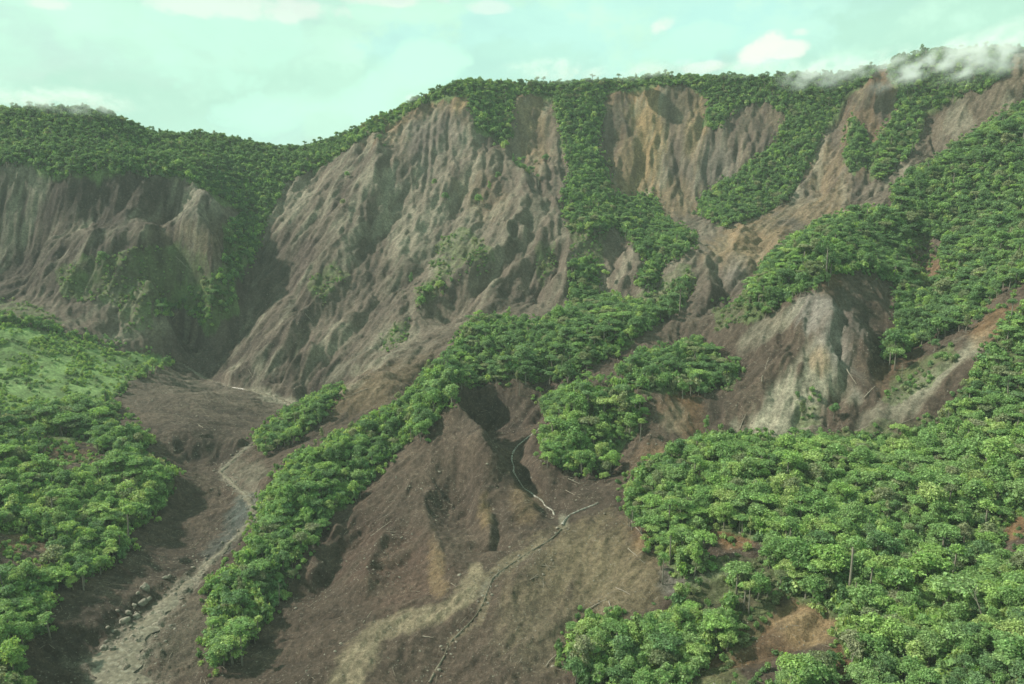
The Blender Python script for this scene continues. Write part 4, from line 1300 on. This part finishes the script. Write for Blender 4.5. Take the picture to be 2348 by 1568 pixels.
# the trees that show largest become objects, all others are one wood
u, v = proj(tx, ty, tz + hgt * .6)
dist = np.sqrt(tx ** 2 + ty ** 2 + tz ** 2)
inframe = (u > 15) & (u < FW - 15) & (v > 10) & (v < FH - 12) & visible(tx, ty, tz + hgt * .5)
score = np.where(inframe, hgt / dist, 0)
order = np.argsort(-score)
big = order[:297 - taken]
MARKS = [('orange bare scar', 1850, 1420), ('small orange slip', 1690, 1230), ('bare patch at right edge', 2335, 1195), ('dark wooded gully', 2230, 1270),
         ('bottom right corner', 2347, 1568), ('grey rock ledge', 1570, 1330), ('brown slope edge', 1450, 1140), ('bottom grove gap', 1720, 1500),
         ('earthy gap at bottom', 1925, 1530), ('boulders of left stream', 340, 1400), ('foot of long spur', 490, 1510), ('brown patch on left slope', 60, 1245)]
names = []
for i in big:
    k = int(np.argmin([np.hypot(u[i] - a, v[i] - b_) for _, a, b_ in MARKS]))
    nm, a, b_ = MARKS[k]
    du, dv = u[i] - a, v[i] - b_
    r = math.hypot(du, dv)
    far_w = 'close ' if r < 90 else '' if r < 200 else 'well '
    dr = 'above' if dv < -abs(du) * .8 else 'below' if dv > abs(du) * .8 else 'left of' if du < 0 else 'right of'
    names.append('%s %s tree %s%s the %s' % (TONES[tone[i]], FORM_WORD[form[i]], far_w, dr, nm))
ORD = ['leftmost', 'second from left', 'third from left', 'fourth from left', 'fifth from left', 'sixth from left', 'seventh from left', 'eighth from left']
NUMW = ['', 'one', 'two', 'three', 'four', 'five', 'six', 'seven', 'eight']
by = {}
for i, nm in zip(big, names):
    by.setdefault(nm, []).append(i)
label = {}
for nm, lst in by.items():
    lst.sort(key=lambda q: u[q])
    for r, q in enumerate(lst):
        label[q] = nm if len(lst) == 1 else nm + ', ' + (ORD[r] if r < len(lst) - 1 else 'rightmost')
for i in big:
    root = link('tree', None, (tx[i], ty[i], tz[i]), (0, 0, turn[i]), tuple(float(tscale[i]) * rng.uniform(.82, 1.2, 3) * np.array((1.15, 1.15, .92))), label=label[i], cat='tree', group='trees of the nearer woods')
    link('crown', SHAPES[form[i], var[i], TONES[tone[i]]], parent=root)
    link('trunk', TRUNKS[form[i], var[i]], parent=root)
rest = np.setdiff1d(np.arange(nT), big)
tilt = rng.normal(scale=.05, size=(len(rest), 2))
sow('forest', np.c_[tx, ty, tz][rest], np.c_[tilt, turn[rest]], np.repeat(tscale[rest][:, None], 3, 1) * rng.uniform(.8, 1.2, (len(rest), 3)) * np.array((1.15, 1.15, .9)),
    [WIDX[form[i], var[i], TONES[tone[i]]] for i in rest], proto_col)
print('trees', nT)

# ------------------------------------------------------------------ undergrowth: low bushes in the scrub, under wood edges and on the terrace
bush_col = bpy.data.collections.new('bush kinds')
for k, tn_ in enumerate(('mid green', 'light green', 'grey green', 'dark green')):
    R = np.random.default_rng(500 + k)
    lob = [((R.uniform(-.9, .9), R.uniform(-.9, .9), R.uniform(.5, 1.5)), (.9, .9, .7)) for _ in range(4)]
    bv, bf = leaf_clumps(lob, 7.0, .3, R, .5)
    bush_col.objects.link(bpy.data.objects.new('bush_%d' % k, mesh_from('bush', bv, bf, [LEAF[tn_]])))
cand = scatter(205, 1190, 2.7)
bx, by_ = cand[:, 0], cand[:, 1]
bz = ground(bx, by_)
u, v = proj(bx, by_, bz + 1)
nz = fbm(bx / 14, by_ / 14, 3, 411)
sc_ = in_any(u, v, SCRUB)
fo_ = in_any(u, v - 8, FOREST.values()) & ~in_any(u, v, HOLES)
fw = np.clip(450 / by_, .45, 1.4)
rim = np.zeros(len(bx), bool)
for a_, b_ in ((1, 0), (-1, 0), (0, 1), (0, -1)):
    rim |= in_any(u + 24 * fw * a_, v + 20 * fw * b_, FOREST.values())
rim &= ~fo_
md_ = in_any(u, v, [[(-300, 720), (0, 735), (150, 765), (290, 805), (405, 825), (300, 870), (230, 935), (0, 960), (-300, 960)]])
q = rng.random(len(bx))
ok = ((sc_ & (nz > -.12) & (q < .5)) | (rim & (q < .30 + .6 * nz)) | (fo_ & ~md_ & (q < .5)) | (md_ & (q < .25 + 1.5 * nz))) & visible(bx, by_, bz + 2) & (u > -80) & (u < FW + 80) & (v < FH + 60)
k = np.nonzero(ok)[0]
bsc = np.where(fo_[k] & ~md_[k], rng.uniform(1.2, 2.8, len(k)), rng.uniform(.5, 1.3, len(k)))
wh = np.where(sc_[k], rng.choice([0, 2, 2, 3, 0], len(k)), np.where(md_[k], rng.choice([0, 1, 1, 1], len(k)), rng.choice([0, 1, 3, 0], len(k))))
sow('undergrowth', np.c_[bx[k], by_[k], bz[k] - .2], np.c_[np.zeros((len(k), 2)), rng.uniform(0, 6.28, len(k))], np.c_[bsc, bsc, bsc * rng.uniform(.7, 1.6, len(k))], wh, bush_col)
print('bushes', len(k))


# ------------------------------------------------------------------ rubble, boulders, fallen trunks
def rock_shape(seed, sub=2, rough=.35):
    bm = bmesh.new()
    bmesh.ops.create_icosphere(bm, subdivisions=sub, radius=1.0)
    R = random.Random(seed)
    of = Vector((R.uniform(0, 50), R.uniform(0, 50), R.uniform(0, 50)))
    sc = Vector((R.uniform(.9, 1.4), R.uniform(.7, 1.05), R.uniform(.55, .85)))
    for vtx in bm.verts:
        d = vtx.co.normalized()
        h = 1 + rough * mnoise.noise(d * 1.4 + of) + rough * .5 * mnoise.noise(d * 3.3 + of)
        vtx.co = Vector((d.x * sc.x, d.y * sc.y, d.z * sc.z)) * h
    mm = bpy.data.meshes.new('boulder')
    bm.to_mesh(mm)
    bm.free()
    mm.materials.append(rock_m)
    return mm


def log_shape(L, r, seed, stubs=3):
    R = random.Random(seed)
    k = 6
    path = [(L * (i / (k - 1) - .5), R.uniform(-.02, .02) * L, R.uniform(-.008, .01) * L + .3 * r) for i in range(k)]
    parts = [tube(path, [r * (1 - .55 * i / (k - 1)) for i in range(k)], 7)]
    for _ in range(stubs):
        i = R.randrange(2, k)
        p = Vector(path[i])
        e = p + Vector((R.uniform(.05, .2) * L, R.choice((-1, 1)) * R.uniform(.05, .16) * L, R.uniform(.0, .08) * L))
        parts.append(tube([p, p.lerp(e, .5) + Vector((0, 0, .05 * L * R.random())), e], [r * .35, r * .25, r * .08], 5))
    # root plate
    for a in range(5):
        an = a * 1.256 + R.uniform(-.3, .3)
        p = Vector(path[0])
        parts.append(tube([p, p + Vector((-r * 1.2, math.cos(an) * r * 2.2, math.sin(an) * r * 2.2))], [r * .5, r * .12], 4))
    vs, fs = join(*parts)
    return mesh_from('fallen_trunk', vs, fs, [wood_m], smooth=False)


deb_col = bpy.data.collections.new('rubble kinds')
for k in range(4):
    deb_col.objects.link(bpy.data.objects.new('rubble_%d' % k, rock_shape(800 + k, 1, .5)))
for k in range(3):
    deb_col.objects.link(bpy.data.objects.new('rubble_%d' % (4 + k), log_shape(4.5, .09, 820 + k, 2)))
cand = scatter(200, 900, 2.4)
rx, ry = cand[:, 0], cand[:, 1]
rz = ground(rx, ry)
u, v = proj(rx, ry, rz)
barep = ~in_any(u, v - 6, FOREST.values()) | in_any(u, v, HOLES)
cl = fbm(rx / 20, ry / 20, 4, 611)
q = rng.random(len(rx))
ok = barep & visible(rx, ry, rz + .4) & (u > -60) & (u < FW + 60) & (v < FH + 60) & (q < .15 * np.exp(3.4 * cl) * np.clip(650 / ry, .5, 1.6))
dst = np.full(len(rx), 1e9)
for nm in ('left', 'brook_lower'):
    P, W = beds[nm]
    for i in range(0, len(P), 2):
        dst = np.minimum(dst, np.hypot(rx - P[i, 0], ry - P[i, 1]) / (W[i] * .5 + 2.5))
bank = (dst < 1.5) & (ry < 560)
ok |= bank & (q < .55) & visible(rx, ry, rz + .4)
k = np.nonzero(ok)[0]
stick = rng.random(len(k)) < .10
rs_ = np.where(stick, rng.uniform(.5, 1.3, len(k)), .16 + .30 * rng.random(len(k)) ** 3 + .5 * (rng.random(len(k)) < .03))
rs_ = np.where(bank[k] & ~stick, rng.uniform(.2, .45, len(k)) + .7 * rng.random(len(k)) ** 5, rs_)
gxk, gyk = bil(gzx, rx[k], ry[k]), bil(gzy, rx[k], ry[k])
tr_ = rng.uniform(0, 6.28, len(k))
sl_ = gxk * np.cos(tr_) + gyk * np.sin(tr_)
rot = np.c_[rng.uniform(-.2, .2, len(k)), np.where(stick, -np.arctan(sl_), rng.uniform(-.4, .4, len(k))), tr_]
sow('rubble', np.c_[rx[k], ry[k], rz[k] + .05], rot, np.repeat(rs_[:, None], 3, 1), np.where(stick, rng.integers(4, 7, len(k)), rng.integers(0, 4, len(k))), deb_col)
print('rubble', len(k))

SIZEW = lambda r: 'small' if r < 1.1 else 'large' if r > 2.0 else 'middling'
BOULDERS = [(333, 1352, 2.5, 'tall grey block standing above the left stream'), (327, 1384, 2.6, 'broad dark boulder below the tall grey block'), (313, 1414, 1.9, 'pale round boulder touching the silty water'),
            (287, 1424, 2.4, 'large brown boulder beside the pale round one'), (238, 1487, 1.7, 'flat pale boulder, left one of a pair by the water'), (258, 1486, 1.3, 'small pale boulder, right one of a pair by the water'),
            (243, 1472, 1.2, 'small stone behind the pale pair of boulders'), (307, 1389, 1.3, 'dark stone left of the broad dark boulder'), (316, 1360, 1.1, 'small dark stone in the boulder heap by the stream'),
            (293, 1405, 1.5, 'dark boulder above the large brown one'), (380, 1325, 1.5, 'dark stone upstream of the tall grey block'), (389, 1320, 1.1, 'small stone touching the dark upstream one'),
            (442, 1302, 1.1, 'pale stone at the head of the gravel bar'), (341, 1374, 1.3, 'low stone at the water edge below the tall grey block'), (280, 1478, 1.2, 'flat stone right of the pale pair of boulders'),
            (262, 1448, 1.1, 'lone small stone between the brown boulder and the pale pair'), (343, 1440, 1.0, 'small stone on the far side of the silty water'), (226, 1520, 1.0, 'small stone below the pale pair of boulders'),
            (300, 1437, 1.1, 'stone just below the large brown boulder'), (270, 1400, 1.0, 'small dark stone up the bank from the large brown boulder')]
for k, (U, V, r, lab) in enumerate(BOULDERS):
    p = hit(U, V)
    link('boulder', rock_shape(900 + k, 3), (p[0], p[1], p[2] + r * .2), (0, 0, k * 1.3), (r * (.75 if k == 0 else 1), r * .85, r * (1.5 if k == 0 else 1)), label=lab, cat='boulder', group='boulders along the left stream')

# fallen trunks: two ends on the photo, radius, label
LOGS = [(1083, 1308 + 0, 1121, 1285, 0, ''),
        (1104, 1558, 1103, 1557, 0, ''),
        (852, 1229, 893, 1198, .28, 'long bare trunk lying on the brown mound below the long spur'),
        (833, 1428, 852, 1402, .22, 'short trunk lying at the foot of the brown mound'),
        (1494, 1100, 1540, 1060, .45, 'thick long trunk lying against the foreground wood edge'),
        (1502, 1078, 1528, 1052, .3, 'thinner trunk lying just above the thick long one'),
        (1303, 1098, 1328, 1110, .28, 'pale trunk lying across the slope below the wooded knob'),
        (1296, 1125, 1330, 1142, .2, 'thin trunk lying lower right of the pale one'),
        (1343, 1400, 1390, 1375, .3, 'long pale trunk lying above the bottom grove'),
        (1412, 1348, 1445, 1364, .26, 'grey trunk lying on the ochre slope, right of the long pale one'),
        (1395, 1380, 1407, 1412, .28, 'bare upright leaning trunk behind the small bright bush'),
        (1448, 1200, 1492, 1262, .3, 'long trunk leaning down the bank below the foreground wood'),
        (1440, 1265, 1478, 1300, .22, 'thin trunk lying below the leaning one'),
        (1378, 1440, 1432, 1490, .3, 'fallen trunk sloping into the bottom grove'),
        (1385, 1480, 1425, 1530, .26, 'second fallen trunk crossing the gap in the bottom grove'),
        (1250, 1530, 1300, 1480, .25, 'thin dark trunk lying on the lower right slope'),
        (1355, 1568, 1375, 1545, .25, 'forked trunk at the bottom edge of the slope'),
        (970, 1461, 992, 1464, .24, 'short white trunk lying on the silt fan'),
        (1034, 1338, 1046, 1346, .2, 'pale branch lying beside the lower brook'),
        (1215, 1330, 1235, 1322, .2, 'small pale trunk lying right of the lower brook'),
        (1240, 1296, 1270, 1300, .2, 'slim trunk lying high on the ochre slope'),
        (1940, 850, 1962, 885, .38, 'white straight trunk lying on the right flank of the grey scar'),
        (1695, 985, 1708, 952, .3, 'dark trunk standing askew at left foot of the grey scar'),
        (1745, 880, 1760, 825, .25, 'thin trunk lying on the left flank of the grey scar'),
        (1980, 915, 2005, 890, .3, 'dark trunk lying at right foot of the grey scar'),
        (2035, 985, 2090, 960, .28, 'brown trunk lying in the debris in front of the pale streak'),
        (1960, 990, 1995, 975, .24, 'thin trunk lying among scar debris'),
        (1880, 470, 1850, 480, .35, 'pale stump lying on the debris bench'),
        (1780, 480, 1840, 462, .3, 'long trunk lying on the debris bench under the cliff'),
        (1930, 470, 1975, 455, .3, 'long trunk on the right part of the debris bench'),
        (1520, 515, 1545, 500, .3, 'trunk lying at the foot of the tan cliff'),
        (690, 640, 712, 690, .0, ''),
        (808, 905, 850, 890, .25, 'thin trunk lying on the debris tongue'),
        (790, 912, 830, 898, .2, 'pale branch lying on the debris tongue'),
        (570, 848, 580, 866, .3, 'pale trunk lying low on the dark slide foot'),
        (700, 720, 716, 738, .3, 'short pale trunk in the curved chute of the slide'),
        (395, 735, 410, 715, .4, 'pale trunk standing at the left mountain foot'),
        (400, 510, 440, 540, .0, ''), (405, 590, 435, 620, .35, 'thin trunk lying on the left mountain bench'),
        (455, 975, 470, 985, .3, 'pale trunk lying on the dark left flank')]
for k, (u0, v0, u1, v1, r, lab) in enumerate(LOGS):
    if not lab:
        continue
    p, q_ = hit(u0, v0), hit(u1, v1)
    if abs(p[1] - q_[1]) > 60:
        q_ = at(u1, v1, p[1] + 3)
    d = Vector(q_ - p)
    L = min(max(d.length, 3.0), 26.0)
    mid = Vector(p) + d.normalized() * L * .5
    gz_ = float(ground(mid.x, mid.y))
    mid.z = max(mid.z, gz_) + r * .7
    ez = [float(ground(*(mid + d.normalized() * (s_ * L / 2)).xy)) for s_ in (-1, 1)]
    d = Vector((d.x, d.y, 0)).normalized() * math.sqrt(max(L * L - (ez[1] - ez[0]) ** 2, 1.0)) + Vector((0, 0, ez[1] - ez[0])) if 'stand' not in lab and 'upright' not in lab else d
    eu = d.to_track_quat('X', 'Z').to_euler()
    link('fallen_trunk', log_shape(L, r * .95, 1000 + k), tuple(mid), eu, 1.0, label=lab, cat='fallen trunk', group='trunks fallen on the bare slopes')

# dead standing stems
dead_mesh = []
for k in range(3):
    R = random.Random(40 + k)
    parts = [tube([(0, 0, -1.5), (.15, .1, 5), (.3, -.1, 10), (.2, .1, 14)], [.36, .28, .2, .08], 7)]
    for j in range(5):
        z = R.uniform(7, 13)
        a = R.uniform(0, 6.28)
        parts.append(tube([(.25, 0, z), (.25 + math.cos(a) * 1.1, math.sin(a) * 1.1, z + 1.1), (.25 + math.cos(a) * 2.0, math.sin(a) * 2.0, z + 2.6)], [.12, .08, .03], 4))
    vs, fs = join(*parts)
    dead_mesh.append(mesh_from('dead_tree', vs, fs, [bark]))
for k, (U, V, h, lab) in enumerate([(2170, 988, 14, 'pale dead tree with broken top among scrub right of the scar'), (922, 690, 13, 'thin dead stem alone on the bare slide face'), (1448, 1215, 12, 'white dead trunk before the foreground wood edge'),
                                    (1441, 1205, 10, 'thinner dead trunk left of the white one'), (2066, 870, 12, 'bare dead stem right of the flat crowned tree'), (2160, 700, 18, 'tall dead trunk along the right ridge wood edge'),
                                    (1075, 880, 13, 'pale dead stem below the middle ridge wood'), (1190, 905, 12, 'dead stem hanging over the shaded bowl'), (640, 1385, 12, 'white twin dead trees at lower edge of long spur'),
                                    (585, 1475, 11, 'pale dead stem near the nose of the long spur'), (690, 1250, 11, 'bare stem at the right edge of the long spur'), (1165, 660, 11, 'bare stem standing on the brown spurs'),
                                    (2098, 1180, 15, 'white dead tree standing high in the foreground wood'), (1985, 1250, 13, 'pale dead tree amid the foreground wood right of the small orange slip'), (2110, 1330, 14, 'bare pale tree with thin branches above the bottom right wood'), (2265, 1450, 17, 'tall leaning pale trunk near the bottom right corner'),
                                    (1760, 1090, 12, 'bare stem at the upper edge of the foreground wood'), (2040, 1110, 12, 'thin bare tree in the upper part of the foreground wood'), (120, 1130, 12, 'pale dead tree inside the left slope wood'), (270, 985, 11, 'thin dead tree at the lower edge of the left shelf')]):
    p = hit(U, V)
    link('dead_tree', dead_mesh[k % 3], tuple(p), (.05 * (k % 3 - 1), .06 * (k % 2) + (.3 if 'leaning' in lab else 0), k), h / 16.0, label=lab, cat='dead tree', group='dead standing trees')

# ------------------------------------------------------------------ haze and drifting mist
HAZE = 0.00006


def volume(name, color, aniso=0.2):
    m = bpy.data.materials.new(name)
    m.use_nodes = True
    m.node_tree.nodes.clear()
    t = NT(m.node_tree)
    o = t.n('ShaderNodeOutputMaterial')
    pv = t.n('ShaderNodeVolumePrincipled')
    pv.inputs['Color'].default_value = (*color, 1)
    pv.inputs['Anisotropy'].default_value = aniso
    t.l(pv.outputs[0], o.inputs['Volume'])
    return m, t, pv


hz, t, pv = volume('haze', (.86, .93, .97), 0.0)
pv.inputs['Density'].default_value = HAZE
zlo, zhi, far_ = float(Z.min()) - 1.0, float(Z[Yg < 1600].max()) + 40, 9500.0
x0, x1 = float(X.min()) - 5, float(X.max()) + 5
vs = [(x, y, z) for z in (zlo, zhi) for x, y in ((x0, -60), (x1, -60), (x1, far_), (x0, far_))]
link('haze', mesh_from('haze', vs, [(0, 3, 2, 1), (4, 5, 6, 7), (0, 1, 5, 4), (1, 2, 6, 5), (2, 3, 7, 6), (3, 0, 4, 7)], [hz]), kind='stuff')


def mist(U, V, Y, size, rot, dens, label, seed):
    c = at(U, V - 6, Y)
    m, t, pv = volume('mist', (.97, 1.0, .98), 0.0)
    tcn = t.n('ShaderNodeTexCoord').outputs['Object']
    ln = t.n('ShaderNodeVectorMath', operation='LENGTH')
    t.l(tcn, ln.inputs[0])
    fall = t.ramp(ln.outputs['Value'], 0.0, 0.95, 1.0, 0.0)
    mp = t.n('ShaderNodeMapping')
    mp.inputs['Location'].default_value = (seed * 3.1, seed, 0)
    mp.inputs['Scale'].default_value = (size[0] / 22.0, size[1] / 22.0, size[2] / 16.0)
    t.l(tcn, mp.inputs[0])
    nz = tex(t, 1.0, 4, 0.6, mp.outputs[0]).outputs['Fac']
    dn = t.math('MULTIPLY', t.math('MULTIPLY', fall, t.ramp(nz, 0.44, 0.72)), dens * 2.0)
    t.l(dn, pv.inputs['Density'])
    bm = bmesh.new()
    bmesh.ops.create_icosphere(bm, subdivisions=3, radius=1.0)
    mm = bpy.data.meshes.new('mist_bank')
    bm.to_mesh(mm)
    bm.free()
    mm.materials.append(m)
    link('mist_bank', mm, tuple(c), (0, rot, 0), size, label=label, cat='mist', group='mist banks on the ridge crests')


mist(1280, 168, 1105, (100, 60, 20), 0, .03, 'thin white mist over the crest between the two wooded strips', 1)
mist(1480, 168, 1100, (60, 50, 15), -.1, .025, 'small wisp of mist at the top of the tan cliff', 2)
mist(1890, 172, 1010, (75, 50, 26), -.15, .045, 'white mist bank lying on the crest left of the orange scar', 3)
mist(2130, 150, 930, (85, 60, 20), -.45, .045, 'long mist streak sweeping up over the right skyline', 4)
mist(2290, 120, 870, (95, 55, 34), -.35, .05, 'thick mist hiding the crest at the right edge', 5)
mist(150, 235, 975, (110, 60, 20), .08, .045, 'mist lying on the top of the left mountain', 6)
mist(20, 232, 980, (50, 50, 14), 0, .03, 'faint mist at left end of the left mountain crest', 7)
mist(945, 232, 1090, (25, 25, 9), -.3, .03, 'tiny mist wisp on the crest above the slide face', 8)
mist(1600, 160, 1085, (120, 50, 13), 0, .02, 'very thin veil of mist along the skyline right of the tan cliff', 9)
mist(1750, 158, 1060, (80, 45, 16), -.1, .03, 'thin mist shred on the crest above the right wood', 10)
mist(2010, 150, 985, (80, 45, 18), -.3, .035, 'slanting mist shred above the orange scar', 11)
